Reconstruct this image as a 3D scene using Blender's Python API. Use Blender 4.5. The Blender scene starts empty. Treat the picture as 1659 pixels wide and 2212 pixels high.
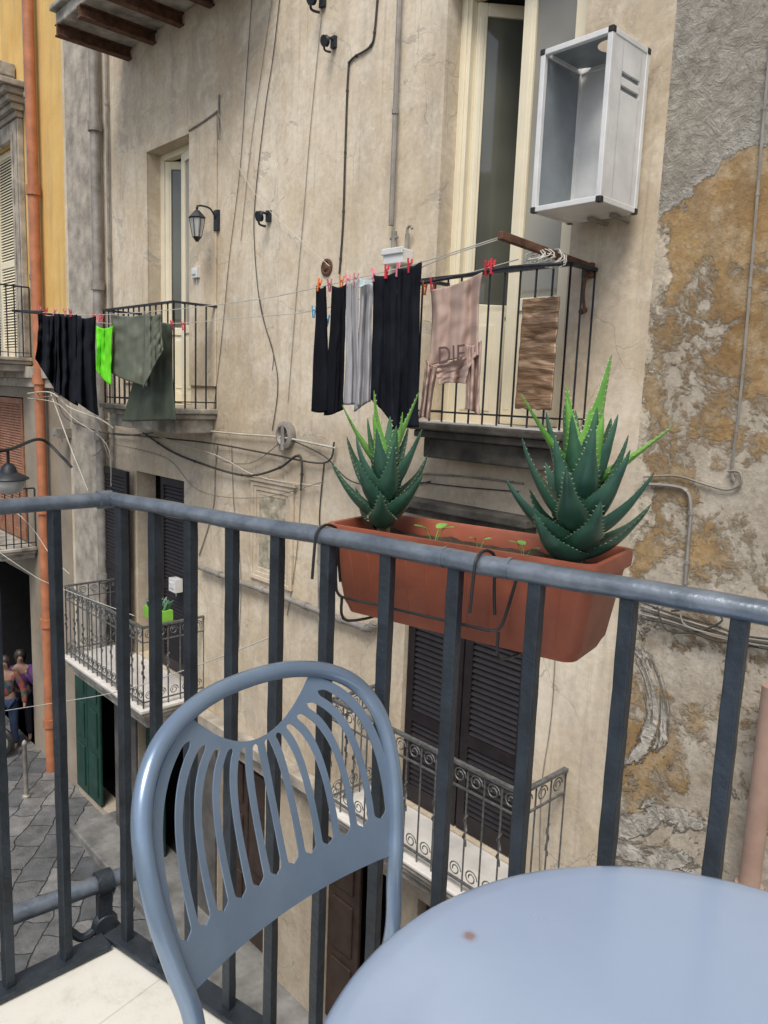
import bpy, math, random
from mathutils import Vector, Matrix, noise as mnoise
random.seed(7)
V=Vector
# ---------------------------------------------------------------- scene frame
# world: X runs along the opposite facade, Y points into it, Z up, camera = origin
F=1658.0; CX=829.5; CY=1106.0
P=math.radians(8.8); R=math.radians(2.2)
TH=math.radians(43.3)
H=V((-math.cos(TH),math.sin(TH),0)); RT=V((math.sin(TH),math.cos(TH),0)); UP=V((0,0,1))
FW=H*math.cos(P)-UP*math.sin(P); U0=H*math.sin(P)+UP*math.cos(P)
I=RT*math.cos(R)+U0*math.sin(R); J=U0*math.cos(R)-RT*math.sin(R)
def ray(x,y): return FW+I*((x-CX)/F)+J*((CY-y)/F)
def PY(x,y,Y): d=ray(x,y); return d*(Y/d.y)
def PZ(x,y,z): d=ray(x,y); return d*(z/d.z)
YW=4.35; ZG=-6.38; ZP=-6.26
def PW(x,y,off=0.0): return PY(x,y,YW-off)
def LD(lat,dep,z): return RT*lat+H*dep+UP*z

sc=bpy.context.scene
col=sc.collection
# ---------------------------------------------------------------- materials
class NT:
    def __init__(s,name):
        s.m=bpy.data.materials.new(name); s.m.use_nodes=True
        s.t=s.m.node_tree; s.b=s.t.nodes['Principled BSDF']
        g=s.t.nodes.new('ShaderNodeNewGeometry'); s.pos=g.outputs['Position']
    def set(s,sock,val):
        if isinstance(val,bpy.types.NodeSocket): s.t.links.new(val,sock)
        elif isinstance(val,(tuple,list)) and len(val)==3 and sock.type=='RGBA': sock.default_value=(*val,1)
        else: sock.default_value=val
    def noise(s,scale,detail=5,rough=.55,vec=None,dist=0):
        n=s.t.nodes.new('ShaderNodeTexNoise'); s.set(n.inputs['Vector'],vec or s.pos)
        n.inputs['Scale'].default_value=scale; n.inputs['Detail'].default_value=detail
        n.inputs['Roughness'].default_value=rough; n.inputs['Distortion'].default_value=dist
        return n.outputs['Fac']
    def map(s,scale=(1,1,1),rot=(0,0,0),loc=(0,0,0),vec=None):
        n=s.t.nodes.new('ShaderNodeMapping'); s.set(n.inputs['Vector'],vec or s.pos)
        n.inputs['Scale'].default_value=scale; n.inputs['Rotation'].default_value=rot; n.inputs['Location'].default_value=loc
        return n.outputs[0]
    def ramp(s,fac,stops):
        n=s.t.nodes.new('ShaderNodeValToRGB'); s.set(n.inputs[0],fac); e=n.color_ramp.elements
        while len(e)<len(stops): e.new(.5)
        for k,(p,c) in enumerate(stops):
            e[k].position=p
            e[k].color=(c,c,c,1) if not isinstance(c,tuple) else (*c,1)
        return n.outputs[0]
    def mix(s,fac,a,b,mode='MIX'):
        n=s.t.nodes.new('ShaderNodeMixRGB'); n.blend_type=mode
        s.set(n.inputs[0],fac); s.set(n.inputs[1],a); s.set(n.inputs[2],b); return n.outputs[0]
    def math(s,op,a,b=0.0,clamp=False):
        n=s.t.nodes.new('ShaderNodeMath'); n.operation=op; n.use_clamp=clamp
        s.set(n.inputs[0],a); s.set(n.inputs[1],b); return n.outputs[0]
    def xyz(s,vec=None):
        n=s.t.nodes.new('ShaderNodeSeparateXYZ'); s.set(n.inputs[0],vec or s.pos); return n.outputs
    def vor(s,scale,vec=None,feat='DISTANCE_TO_EDGE'):
        n=s.t.nodes.new('ShaderNodeTexVoronoi'); n.feature=feat; s.set(n.inputs['Vector'],vec or s.pos)
        n.inputs['Scale'].default_value=scale; return n.outputs
    def warp(s,amt,scale,vec=None):
        n=s.t.nodes.new('ShaderNodeTexNoise'); s.set(n.inputs['Vector'],vec or s.pos); n.inputs['Scale'].default_value=scale; n.inputs['Detail'].default_value=4
        m=s.t.nodes.new('ShaderNodeVectorMath'); m.operation='SCALE'; s.t.links.new(n.outputs['Color'],m.inputs[0]); m.inputs['Scale'].default_value=amt
        a=s.t.nodes.new('ShaderNodeVectorMath'); a.operation='ADD'; s.set(a.inputs[0],vec or s.pos); s.t.links.new(m.outputs[0],a.inputs[1]); return a.outputs[0]
    def bump(s,h,strength=.5,dist=.01,prev=None):
        n=s.t.nodes.new('ShaderNodeBump'); s.set(n.inputs['Height'],h); n.inputs['Strength'].default_value=strength; n.inputs['Distance'].default_value=dist
        if prev: s.t.links.new(prev,n.inputs['Normal'])
        s.t.links.new(n.outputs[0],s.b.inputs['Normal']); return n.outputs[0]
    def fin(s,colr,rough=.7,metal=0,spec=None,coat=None):
        s.set(s.b.inputs['Base Color'],colr); s.set(s.b.inputs['Roughness'],rough); s.b.inputs['Metallic'].default_value=metal
        if spec is not None: s.b.inputs['Specular IOR Level'].default_value=spec
        if coat: s.b.inputs['Coat Weight'].default_value=coat; s.b.inputs['Coat Roughness'].default_value=.15
        return s.m
def M(name,c,rough=.6,metal=0,var=.2,scale=6,bump=.2,bs=60,dist=.003,c2=None,spec=None,coat=None):
    n=NT(name)
    lo=tuple(x*(1-var) for x in c); hi=c2 if c2 else tuple(min(1,x*(1+var)) for x in c)
    k=n.ramp(n.noise(scale,6,.6),[(.32,lo),(.68,hi)])
    if bump: n.bump(n.noise(bs,4),bump,dist)
    return n.fin(k,rough,metal,spec,coat)

def wall_beige():
    n=NT('stained_beige_plaster')
    base=n.ramp(n.noise(.8,9,.66),[(.32,(.52,.425,.305)),(.5,(.65,.555,.42)),(.66,(.76,.68,.555))])
    st=n.ramp(n.noise(1.5,9,.66,n.map((2.2,2.2,.55)),.5),[(.46,0.0),(.68,1.0)])
    base=n.mix(n.math('MULTIPLY',st,.58),base,(.40,.345,.28))
    st3=n.ramp(n.noise(1.3,9,.7,n.map((1.6,1.6,.7),loc=(5,5,2)),.8),[(.50,0.0),(.62,1.0)])
    base=n.mix(n.math('MULTIPLY',st3,.36),base,(.56,.44,.295))
    st2=n.ramp(n.noise(5,6,.65,n.map((4,4,.09))),[(.57,0.0),(.70,1.0)])
    base=n.mix(n.math('MULTIPLY',st2,.45),base,(.28,.235,.19))
    pt=n.ramp(n.noise(2.6,12,.72,None,.5),[(.50,0.0),(.60,1.0)])
    base=n.mix(n.math('MULTIPLY',pt,.40),base,(.80,.735,.62))
    pe=n.ramp(n.noise(1.7,12,.68,n.map((1,1,1),loc=(7,0,3)),.7),[(.61,0.0),(.64,1.0)])
    base=n.mix(n.math('MULTIPLY',pe,.5),base,(.44,.39,.33))
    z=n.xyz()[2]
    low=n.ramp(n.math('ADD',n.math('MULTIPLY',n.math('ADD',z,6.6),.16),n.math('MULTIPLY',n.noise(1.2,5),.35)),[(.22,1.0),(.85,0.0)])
    base=n.mix(n.math('MULTIPLY',low,.58),base,(.25,.22,.185))  # darker towards the street: grime plus canyon shade put into the colour
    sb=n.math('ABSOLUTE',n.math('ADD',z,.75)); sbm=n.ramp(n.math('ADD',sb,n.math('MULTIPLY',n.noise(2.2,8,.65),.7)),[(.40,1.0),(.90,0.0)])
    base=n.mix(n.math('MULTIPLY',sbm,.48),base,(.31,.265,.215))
    cr=n.vor(1.1,n.warp(.5,2.5))[0]
    cm=n.math('MULTIPLY',n.math('LESS_THAN',cr,.004),n.ramp(n.noise(.9,2),[(.52,0.0),(.56,1.0)]))
    base=n.mix(n.math('MULTIPLY',cm,.4),base,(.2,.17,.14))
    sp=n.ramp(n.noise(22,8,.75),[(.32,.86),(.6,1.04)])
    base=n.mix(1.0,base,sp,'MULTIPLY')
    h=n.math('ADD',n.math('MULTIPLY',n.noise(18,8,.7),.45),n.math('SUBTRACT',n.math('MULTIPLY',pt,.15),n.math('MULTIPLY',pe,.6)))
    h=n.math('ADD',h,n.math('MULTIPLY',n.noise(2.5,4),1.3))
    n.bump(h,.42,.012)
    return n.fin(base,.92,0,.2)
X_B1R=PW(1392,800).x
def wall_ochre():
    n=NT('peeling_ochre_plaster')
    xs=n.xyz(); x=xs[0]; z=xs[2]
    och=n.ramp(n.noise(1.8,8,.65),[(.3,(.225,.135,.06)),(.5,(.37,.24,.11)),(.7,(.49,.355,.195))])
    st=n.ramp(n.noise(2.2,9,.7,n.map((2,2,.8))),[(.42,0.0),(.62,1.0)])
    och=n.mix(n.math('MULTIPLY',st,.68),och,(.265,.20,.13))
    och=n.mix(n.math('MULTIPLY',n.ramp(n.noise(4.5,10,.75),[(.48,0.0),(.60,1.0)]),.55),och,(.54,.46,.33))
    g=n.math('MULTIPLY',n.math('ADD',z,1.0),-.032)
    g=n.math('ADD',g,n.math('MULTIPLY',n.math('ADD',x,2.2),.05))
    mk=n.math('ADD',n.noise(2.6,14,.72,n.warp(.3,2)),g)
    p1=n.ramp(mk,[(.475,0.0),(.53,1.0)])
    grey=n.ramp(n.noise(5,9,.72),[(.3,(.35,.31,.25)),(.55,(.53,.485,.41)),(.75,(.69,.645,.565))])
    base=n.mix(n.math('MULTIPLY',p1,.85),och,grey)
    # ragged pale plaster along the joint
    j=n.math('SUBTRACT',n.math('MULTIPLY',n.math('SUBTRACT',n.noise(2.6,11,.72),.38),.9),n.math('SUBTRACT',x,X_B1R))
    j2=n.ramp(j,[(.0,0.0),(.04,1.0)])
    base=n.mix(j2,base,n.ramp(n.noise(3,9,.7),[(.3,(.46,.40,.31)),(.7,(.72,.64,.52))]))
    t=n.math('SUBTRACT',z,n.math('ADD',n.math('MULTIPLY',n.math('ADD',x,2.47),.75),.98))
    t=n.math('ADD',t,n.math('MULTIPLY',n.math('SUBTRACT',n.noise(3.0,12,.70),.5),1.1))
    t2=n.ramp(t,[(.0,0.0),(.03,1.0)])
    rg=n.ramp(n.noise(9,9,.75),[(.3,(.42,.38,.32)),(.52,(.60,.56,.49)),(.72,(.74,.705,.64))])
    base=n.mix(t2,base,rg)
    rim=n.math('MULTIPLY',n.ramp(t,[(.0,0.0),(.015,1.0)]),n.ramp(t,[(.07,1.0),(.16,0.0)]))
    base=n.mix(n.math('MULTIPLY',rim,.8),base,(.72,.69,.63))
    q=n.math('ADD',n.noise(1.4,9,.66,n.map((1,1,1),loc=(3,1,9)),.8),n.math('MULTIPLY',n.math('ADD',z,1.8),-.06))
    q2=n.ramp(q,[(.60,0.0),(.62,1.0)])
    base=n.mix(q2,base,n.ramp(n.noise(6,6),[(.3,(.40,.375,.33)),(.7,(.60,.57,.51))]))
    base=n.mix(1.0,base,n.ramp(n.noise(30,6,.7),[(.35,.80),(.6,1.05)]),'MULTIPLY')
    h=n.math('ADD',n.math('MULTIPLY',p1,-.25),n.math('MULTIPLY',t2,-1.4))
    h=n.math('ADD',h,n.math('MULTIPLY',j2,.3))
    h=n.math('ADD',h,n.math('MULTIPLY',n.math('MULTIPLY',n.noise(11,10,.72,None,.8),t2),3.4))
    h=n.math('ADD',h,n.math('MULTIPLY',rim,.8))
    h=n.math('ADD',h,n.math('MULTIPLY',q2,n.math('ADD',.5,n.math('MULTIPLY',n.noise(5,4,.5,None,1.2),1.6))))
    h=n.math('ADD',h,n.math('MULTIPLY',n.noise(20,8,.7),.35))
    n.bump(h,1.0,.028)
    return n.fin(base,.93,0,.2)
def wall_yellow():
    n=NT('yellow_painted_plaster')
    z=n.xyz()[2]
    y=n.ramp(n.noise(.9,8,.65),[(.3,(.62,.38,.12)),(.7,(.78,.55,.22))])
    b=n.ramp(n.noise(1.2,7,.6),[(.3,(.22,.19,.15)),(.7,(.37,.325,.27))])
    c=n.mix(n.math('GREATER_THAN',z,.1),b,y)
    c=n.mix(n.math('MULTIPLY',n.ramp(n.noise(1.6,7,.65,n.map((3,3,.3))),[(.48,0.0),(.68,1.0)]),.42),c,(.36,.27,.15))
    n.bump(n.noise(15,8,.7),.4,.01)
    return n.fin(c,.9,0,.2)
def paving():
    n=NT('dark_stone_paving')
    v=n.map((1,1,1),rot=(0,0,math.radians(38)),vec=n.warp(.22,2.2))
    b=n.t.nodes.new('ShaderNodeTexBrick'); n.set(b.inputs['Vector'],v)
    b.inputs['Scale'].default_value=1.0; b.inputs['Brick Width'].default_value=.52; b.inputs['Row Height'].default_value=.32
    b.inputs['Mortar Size'].default_value=.011; b.inputs['Mortar Smooth'].default_value=.9
    b.inputs['Color1'].default_value=(.085,.092,.10,1); b.inputs['Color2'].default_value=(.20,.20,.20,1); b.inputs['Mortar'].default_value=(.055,.054,.052,1)
    c=n.mix(1.0,b.outputs['Color'],n.ramp(n.noise(3,9,.75),[(.3,.5),(.7,1.5)]),'MULTIPLY')
    h=n.math('SUBTRACT',n.math('MULTIPLY',n.noise(7,8,.7),.9),b.outputs['Fac'])
    n.bump(h,1.0,.03)
    return n.fin(c,n.ramp(n.noise(4,4),[(.3,.30),(.7,.65)]),0,.5)
def table_mat():
    n=NT('blue_grey_enamel_table')
    d=n.t.nodes.new('ShaderNodeVectorMath'); d.operation='DISTANCE'; n.set(d.inputs[0],n.warp(.012,60)); 
    rp=PZ(1015,2022,-.562); d.inputs[1].default_value=rp+V((.006,.006,.006))
    c=n.ramp(n.noise(4,5),[(.3,(.365,.465,.64)),(.7,(.40,.50,.67))])
    sm=n.ramp(n.noise(4,3,.5,n.map((1,1,1),loc=(2.2,1,0))),[(.50,0.0),(.58,1.0)])
    c=n.mix(n.math('MULTIPLY',sm,.22),c,(.26,.28,.42))
    scr=n.ramp(n.noise(30,6,.8,n.map((1,.25,1),rot=(0,0,.6))),[(.66,0.0),(.72,1.0)])
    c=n.mix(n.math('MULTIPLY',scr,.12),c,(.6,.66,.75))
    rust=n.ramp(d.outputs['Value'],[(.003,1.0),(.009,0.0)])
    c=n.mix(n.math('MULTIPLY',rust,.8),c,(.30,.15,.08))
    n.bump(n.noise(130,3),.05,.002,n.bump(n.noise(5,2),.08,.01))
    return n.fin(c,n.ramp(n.noise(6,5),[(.3,.17),(.7,.30)]),.3,.6)

mBeige=wall_beige(); mOchre=wall_ochre(); mYellow=wall_yellow(); mPave=paving()
mGreyStone=M('grey_stone_trim',(.37,.335,.285),.9,var=.4,scale=4,bump=.5,bs=25,dist=.01)
mSlab=M('weathered_balcony_stone',(.35,.33,.29),.9,var=.5,scale=5,bump=.6,bs=22,dist=.015)
mDarkSlab=M('shaded_dark_stone',(.070,.064,.056),.9,var=.6,scale=5,bump=.6,bs=22,dist=.015)  # balcony slab's shadow put into the colour; slate tone on the ledge
mMarble=M('pale_marble',(.66,.64,.61),.45,var=.15,scale=5,bump=.15)
mRust=M('rusted_iron',(.13,.065,.04),.85,.2,var=.5,scale=12,bump=.6,bs=50,dist=.006)
mIron=M('dark_painted_iron',(.030,.034,.042),.5,.3,var=.3,scale=25,bump=.2)
mGreyIron=M('grey_painted_iron',(.13,.135,.135),.55,.3,var=.4,scale=25,bump=.3)
mRail=M('slate_blue_rail_paint',(.145,.18,.225),.30,.4,var=.3,scale=18,bump=.6,bs=45,dist=.003,c2=(.225,.26,.305))
mBal=M('dark_slate_baluster_paint',(.026,.035,.046),.48,.25,var=.35,scale=14,bump=.8,bs=55,dist=.004)
mChair=M('blue_grey_chair_enamel',(.215,.295,.41),.24,.5,var=.08,scale=9,bump=.06,bs=120,dist=.002,c2=(.245,.33,.45))
mCreamPaint=M('cream_door_paint',(.82,.75,.57),.5,var=.06,scale=4,bump=.15)
mCreamDark=M('cream_door_shadow_paint',(.55,.52,.43),.5,var=.15,scale=4)  # same cream darkened: shade put into one shutter leaf's colour
mWhiteMetal=M('white_painted_metal',(.72,.73,.73),.45,.1,var=.12,scale=5,bump=.1)
mGreyMetal=M('blue_grey_inner_metal',(.24,.27,.29),.5,.1,var=.15,scale=5,bump=.1)
mBlackPl=M('black_plastic',(.02,.02,.022),.45,var=.2)
mShutter=M('dark_brown_shutter_paint',(.014,.010,.012),.55,var=.4,scale=12,bump=.3)
mShutOr=M('orange_brown_shutter_paint',(.30,.14,.08),.6,var=.3,scale=10,bump=.3)
mPipeOr=M('orange_drainpipe_paint',(.44,.17,.085),.5,var=.25,scale=4,bump=.2)
mPipeGrey=M('grey_zinc_pipe',(.30,.28,.255),.6,.3,var=.3,scale=6,bump=.3)
mPipePink=M('pinkish_pipe_paint',(.38,.26,.21),.5,var=.2,scale=3)
mCableD=M('dark_cable',(.05,.048,.045),.7,var=.3)
mCableG=M('grey_cable',(.24,.22,.19),.7,var=.3)
mCableW=M('white_cable',(.50,.48,.42),.7,var=.2)
mRope=M('clothesline_cord',(.50,.50,.46),.8,var=.2)
mTerra=M('terracotta_plastic',(.28,.078,.040),.5,var=.28,scale=7,bump=.35,bs=35,dist=.003,c2=(.36,.105,.058))
mSoil=M('potting_soil',(.045,.03,.02),.95,var=.5,scale=40,bump=1,bs=80,dist=.01)
mGreenD=M('green_shop_paint',(.010,.05,.038),.45,var=.3,scale=6)
mDarkShop=M('dark_shop_interior',(.012,.012,.013),.8,var=.3)  # near-black box faces: the openings' shade put into the colour
mRoom=M('dim_room_plaster',(.20,.195,.155),.9,var=.2,scale=2)  # dark beige box faces: indoor gloom put into the colour
mBrown=M('dark_wood_door',(.045,.028,.022),.5,var=.3,scale=8,bump=.3)
mSkin=M('skin',(.26,.16,.12),.6,var=.08)
mHair=M('dark_hair',(.02,.014,.01),.5,var=.3,scale=60)
def glassmat(name,a,b):
    n=NT(name); n.bump(n.noise(2.5,2),.05,.01)
    return n.fin(n.ramp(n.noise(.9,3),[(.35,a),(.65,b)]),.06,0,.8)
mGlass=glassmat('window_glass',(.06,.065,.054),(.14,.145,.12))
mGlassL=glassmat('reflection_toned_glass',(.20,.195,.165),(.36,.345,.29))  # paler tint: the pane's reflection put into the glass colour
def lampglass():
    n=NT('frosted_lamp_glass'); return n.fin(n.ramp(n.noise(8,3),[(.3,(.42,.43,.42)),(.7,(.55,.56,.55))]),.2,0,.6)
mLampGlass=lampglass()
def leafmat(name,a,b,c):
    n=NT(name)
    k=n.ramp(n.noise(22,5,.6),[(.3,a),(.6,b)])
    sp=n.math('GREATER_THAN',n.noise(190,2,.5),.74)
    k=n.mix(n.math('MULTIPLY',sp,.35),k,c)
    n.bump(n.noise(60,4),.2,.002)
    n.b.inputs['Subsurface Weight'].default_value=.08; n.b.inputs['Subsurface Radius'].default_value=(.004,.008,.002); n.b.inputs['Subsurface Scale'].default_value=1
    return n.fin(k,.36,0,.5)
mLeafD=leafmat('aloe_dark_leaf',(.022,.078,.055),(.048,.130,.088),(.22,.34,.24))
mLeafM=leafmat('aloe_mid_leaf',(.032,.11,.060),(.062,.165,.085),(.25,.38,.24))
mLeafB=leafmat('aloe_bright_leaf',(.085,.27,.035),(.17,.40,.07),(.4,.55,.2))
mSpine=M('pale_spine',(.50,.54,.34),.5,var=.15)
mStem=M('dry_aloe_stem',(.24,.17,.09),.8,var=.5,scale=50,bump=.6)
def cloth(name,a,v=.08,rough=.9,b=.25):
    n=NT(name)
    k=n.ramp(n.noise(5,5,.6),[(.3,tuple(x*(1-v) for x in a)),(.7,tuple(x*(1+v) for x in a))])
    n.bump(n.noise(220,2),.25,.001,n.bump(n.noise(7,3,.5,n.map((1.8,1.8,.35))),b,.008))
    return n.fin(k,rough,0,.12)
mBlackC=cloth('black_cotton',(.008,.009,.013),.3)
mBlackD=cloth('black_denim',(.010,.012,.018),.4)
mGreyC=cloth('pale_grey_jersey',(.36,.36,.38))
mPinkC=cloth('dusty_pink_fleece',(.44,.325,.28))
mOliveC=cloth('olive_tarpaulin',(.145,.16,.125),.12,.45,.6)
mOliveD=cloth('dark_olive_tarpaulin',(.070,.083,.064),.12,.45,.6)
mNeon=cloth('neon_green_cloth',(.16,.72,.03))
def foil():
    n=NT('wrinkled_brown_wrap')
    w=n.noise(2.2,6,.6,n.map((1.6,1.6,11)),.9)
    n.bump(w,.8,.02)
    return n.fin(n.ramp(w,[(.35,(.20,.12,.07)),(.55,(.31,.20,.12)),(.70,(.52,.38,.26))]),.28,.1,.7)
mFoil=foil()

# ---------------------------------------------------------------- mesh builder
ORG={}
class MB:
    def __init__(s): s.v=[];s.f=[];s.m=[]
    def add(s,vs,fs,mi=0):
        o=len(s.v); s.v+= [V(p) for p in vs]
        for f in fs: s.f.append([i+o for i in f]); s.m.append(mi)
        return s
    def box(s,c,sz,rot=None,mi=0):
        rot=rot or Matrix.Identity(3); c=V(c)
        vs=[c+rot@V((sz[0]/2*a,sz[1]/2*b,sz[2]/2*d)) for a in(-1,1) for b in(-1,1) for d in(-1,1)]
        return s.add(vs,[(0,1,3,2),(4,6,7,5),(0,4,5,1),(2,3,7,6),(0,2,6,4),(1,5,7,3)],mi)
    def bb(s,x0,x1,y0,y1,z0,z1,mi=0):
        return s.box(((x0+x1)/2,(y0+y1)/2,(z0+z1)/2),(abs(x1-x0),abs(y1-y0),abs(z1-z0)),None,mi)
    def beam(s,p,q,w,h,up=None,mi=0):
        p=V(p);q=V(q);d=(q-p); L=d.length; d.normalize(); up=V(up) if up else UP
        if abs(d.dot(up))>.98: up=V((0,1,0))
        x=up.cross(d).normalized(); z=d.cross(x).normalized()
        rot=Matrix((x,d,z)).transposed()
        return s.box((p+q)/2,(w,L,h),rot,mi)
    def tube(s,pts,r,n=8,closed=False,mi=0,cap=True,sy=1.0):
        pts=[V(p) for p in pts]; N=len(pts); rs=r if isinstance(r,(list,tuple)) else [r]*N
        vs=[];up=None
        for i in range(N):
            if closed: t=(pts[(i+1)%N]-pts[i-1])
            else: t=pts[min(i+1,N-1)]-pts[max(i-1,0)]
            if t.length<1e-9: t=V((0,0,1))
            t.normalize()
            if up is None:
                up=UP if abs(t.z)<.9 else V((0,1,0))
            x=t.cross(up)
            if x.length<1e-6: x=t.orthogonal()
            x.normalize(); up=x.cross(t).normalized()
            for k in range(n):
                a=2*math.pi*k/n; vs.append(pts[i]+(x*math.cos(a)+up*math.sin(a)*sy)*rs[i])
        fs=[]
        for i in range(N if closed else N-1):
            j=(i+1)%N
            for k in range(n):
                l=(k+1)%n; fs.append((i*n+k,i*n+l,j*n+l,j*n+k))
        if cap and not closed:
            fs.append(tuple(range(n))[::-1]); fs.append(tuple((N-1)*n+k for k in range(n)))
        return s.add(vs,fs,mi)
    def lathe(s,prof,o,n=24,mi=0,axis=None,capt=True):
        o=V(o); ax=(V(axis) if axis else UP).normalized(); x=ax.orthogonal().normalized(); y=ax.cross(x)
        vs=[];fs=[]
        for (r,z) in prof:
            for k in range(n):
                a=2*math.pi*k/n; vs.append(o+ax*z+(x*math.cos(a)+y*math.sin(a))*r)
        for i in range(len(prof)-1):
            for k in range(n):
                l=(k+1)%n; fs.append((i*n+k,i*n+l,(i+1)*n+l,(i+1)*n+k))
        if capt:
            fs.append(tuple(range(n))[::-1]); fs.append(tuple((len(prof)-1)*n+k for k in range(n)))
        return s.add(vs,fs,mi)
    def grid(s,fn,nu,nv,mi=0):
        vs=[fn(i/nu,j/nv) for j in range(nv+1) for i in range(nu+1)]
        fs=[(j*(nu+1)+i,j*(nu+1)+i+1,(j+1)*(nu+1)+i+1,(j+1)*(nu+1)+i) for j in range(nv) for i in range(nu)]
        return s.add(vs,fs,mi)
    def obj(s,name,mats,parent=None,smooth=False,bevel=0,solid=0,weld=0,origin=None,angle=40,esplit=0):
        if not isinstance(mats,(list,tuple)): mats=[mats]
        if parent is not None: o=ORG[parent.name]
        elif origin is not None: o=V(origin)
        else:
            mn=[min(p[i] for p in s.v) for i in range(3)]; mx=[max(p[i] for p in s.v) for i in range(3)]
            o=V(((mn[0]+mx[0])/2,(mn[1]+mx[1])/2,mn[2]))
        me=bpy.data.meshes.new(name); me.from_pydata([p-o for p in s.v],[],s.f); 
        for m in mats: me.materials.append(m)
        for i,p in enumerate(me.polygons): p.material_index=s.m[i]; p.use_smooth=smooth
        me.update()
        import bmesh
        bm=bmesh.new(); bm.from_mesh(me)
        if weld: bmesh.ops.remove_doubles(bm,verts=bm.verts,dist=weld)
        if not solid: bmesh.ops.recalc_face_normals(bm,faces=bm.faces)
        bm.to_mesh(me); bm.free()
        ob=bpy.data.objects.new(name,me); col.objects.link(ob)
        if solid:
            md=ob.modifiers.new('solid','SOLIDIFY'); md.thickness=solid; md.offset=0
        if esplit:
            md=ob.modifiers.new('es','EDGE_SPLIT'); md.split_angle=math.radians(esplit)
        if bevel:
            md=ob.modifiers.new('bev','BEVEL'); md.width=bevel; md.segments=2; md.limit_method='ANGLE'; md.angle_limit=math.radians(40)
        if smooth and not esplit:
            try:
                me.set_sharp_from_angle(angle=math.radians(angle))
            except Exception: pass
        if parent is not None: ob.parent=parent; ORG[ob.name]=o
        else: ob.location=o; ORG[ob.name]=o
        return ob
def empty(name,loc,parent=None):
    e=bpy.data.objects.new(name,None); col.objects.link(e); e.empty_display_size=.1
    if parent is not None: e.parent=parent; e.location=V(loc)-ORG[parent.name]
    else: e.location=V(loc)
    ORG[e.name]=V(loc); return e
def tag(o,label,cat,group=None):
    o['label']=label; o['category']=cat
    if group: o['group']=group
    return o
def cat(pts,sub=8,closed=False):
    pts=[V(p) for p in pts]; out=[]; n=len(pts)
    rng=range(n if closed else n-1)
    for i in rng:
        if closed: p0,p1,p2,p3=pts[i-1],pts[i],pts[(i+1)%n],pts[(i+2)%n]
        else: p0=pts[max(i-1,0)];p1=pts[i];p2=pts[i+1];p3=pts[min(i+2,n-1)]
        for k in range(sub):
            t=k/sub
            out.append(.5*((2*p1)+(p2-p0)*t+(2*p0-5*p1+4*p2-p3)*t*t+(3*p1-p0-3*p2+p3)*t**3))
    if not closed: out.append(pts[-1])
    return out

# ---------------------------------------------------------------- ground
g=MB().add([(-90,-90,ZG),(90,-90,ZG),(90,90,ZG),(-90,90,ZG)],[(0,1,2,3)]).obj('road',mPave); g['kind']='structure'
g=MB().bb(-10.3,12,3.80,YW+.3,ZG-.05,ZP).obj('pavement',M('pavement_stone',(.17,.17,.165),.8,var=.45,scale=3,bump=.5,bs=20,dist=.01),bevel=.02); g['kind']='structure'

# ---------------------------------------------------------------- facades
def facade(mb,X0,X1,Z0,Z1,Y,ops,dep=.26):
    xs=sorted(set([X0,X1]+[o[0] for o in ops]+[o[1] for o in ops])); zs=sorted(set([Z0,Z1]+[o[2] for o in ops]+[o[3] for o in ops]))
    for i in range(len(xs)-1):
        for j in range(len(zs)-1):
            cx=(xs[i]+xs[i+1])/2; cz=(zs[j]+zs[j+1])/2
            if any(o[0]<cx<o[1] and o[2]<cz<o[3] for o in ops): continue
            mb.add([(xs[i],Y,zs[j]),(xs[i+1],Y,zs[j]),(xs[i+1],Y,zs[j+1]),(xs[i],Y,zs[j+1])],[(0,1,2,3)])
    for (a,b,c,d) in ops:
        y2=Y+dep
        mb.add([(a,Y,c),(a,y2,c),(a,y2,d),(a,Y,d)],[(0,1,2,3)]); mb.add([(b,Y,c),(b,Y,d),(b,y2,d),(b,y2,c)],[(0,1,2,3)])
        mb.add([(a,Y,d),(a,y2,d),(b,y2,d),(b,Y,d)],[(0,1,2,3)]); mb.add([(a,Y,c),(b,Y,c),(b,y2,c),(a,y2,c)],[(0,1,2,3)])
def room(par,op,depth=1.6,mat=None):
    a,b,c,d=op; y0=YW+.26; y1=y0+depth; m=MB()
    a-=.05;b+=.05
    m.add([(a,y1,c),(b,y1,c),(b,y1,d),(a,y1,d)],[(0,1,2,3)])
    m.add([(a,y0,c),(a,y1,c),(a,y1,d),(a,y0,d)],[(0,1,2,3)]); m.add([(b,y0,c),(b,y1,c),(b,y1,d),(b,y0,d)],[(0,1,2,3)])
    m.add([(a,y0,c),(b,y0,c),(b,y1,c),(a,y1,c)],[(0,1,2,3)]); m.add([(a,y0,d),(b,y0,d),(b,y1,d),(a,y1,d)],[(0,1,2,3)])
    return m.obj('interior',mat or mRoom,par)

X_B1L=PW(215,600).x; X_YR=PW(163,600).x
ZF=-.2
D1=(PW(945,500).x,PW(1226,600).x,ZF,2.9)
D2=(PW(322,600).x,PW(412,600).x,-.22,PW(366,310).z)
D3=(PW(864,1600).x,PW(1128,1600).x,-3.42,PW(1000,1352).z+.02)
D4=(PW(297,1200).x,PW(398,1200).x,-3.5,PW(345,1028).z)
G1=(PW(168,1600).x,PW(252,1600).x,ZP,PW(210,1440).z)
G2=(PW(300,1700).x,PW(400,1700).x,ZP,-3.95)
G3=(PW(470,1900).x,PW(570,1900).x,ZP,-4.05)
G4=(PW(690,1950).x,PW(840,1950).x,ZP,-4.2)
G5=(PW(900,2000).x,PW(1120,2000).x,ZP,-4.2)
B1=empty('apartment_building',((X_B1L+X_B1R)/2,YW,ZG)); tag(B1,'weathered beige plaster apartment building with balconies and shutters','building')
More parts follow.
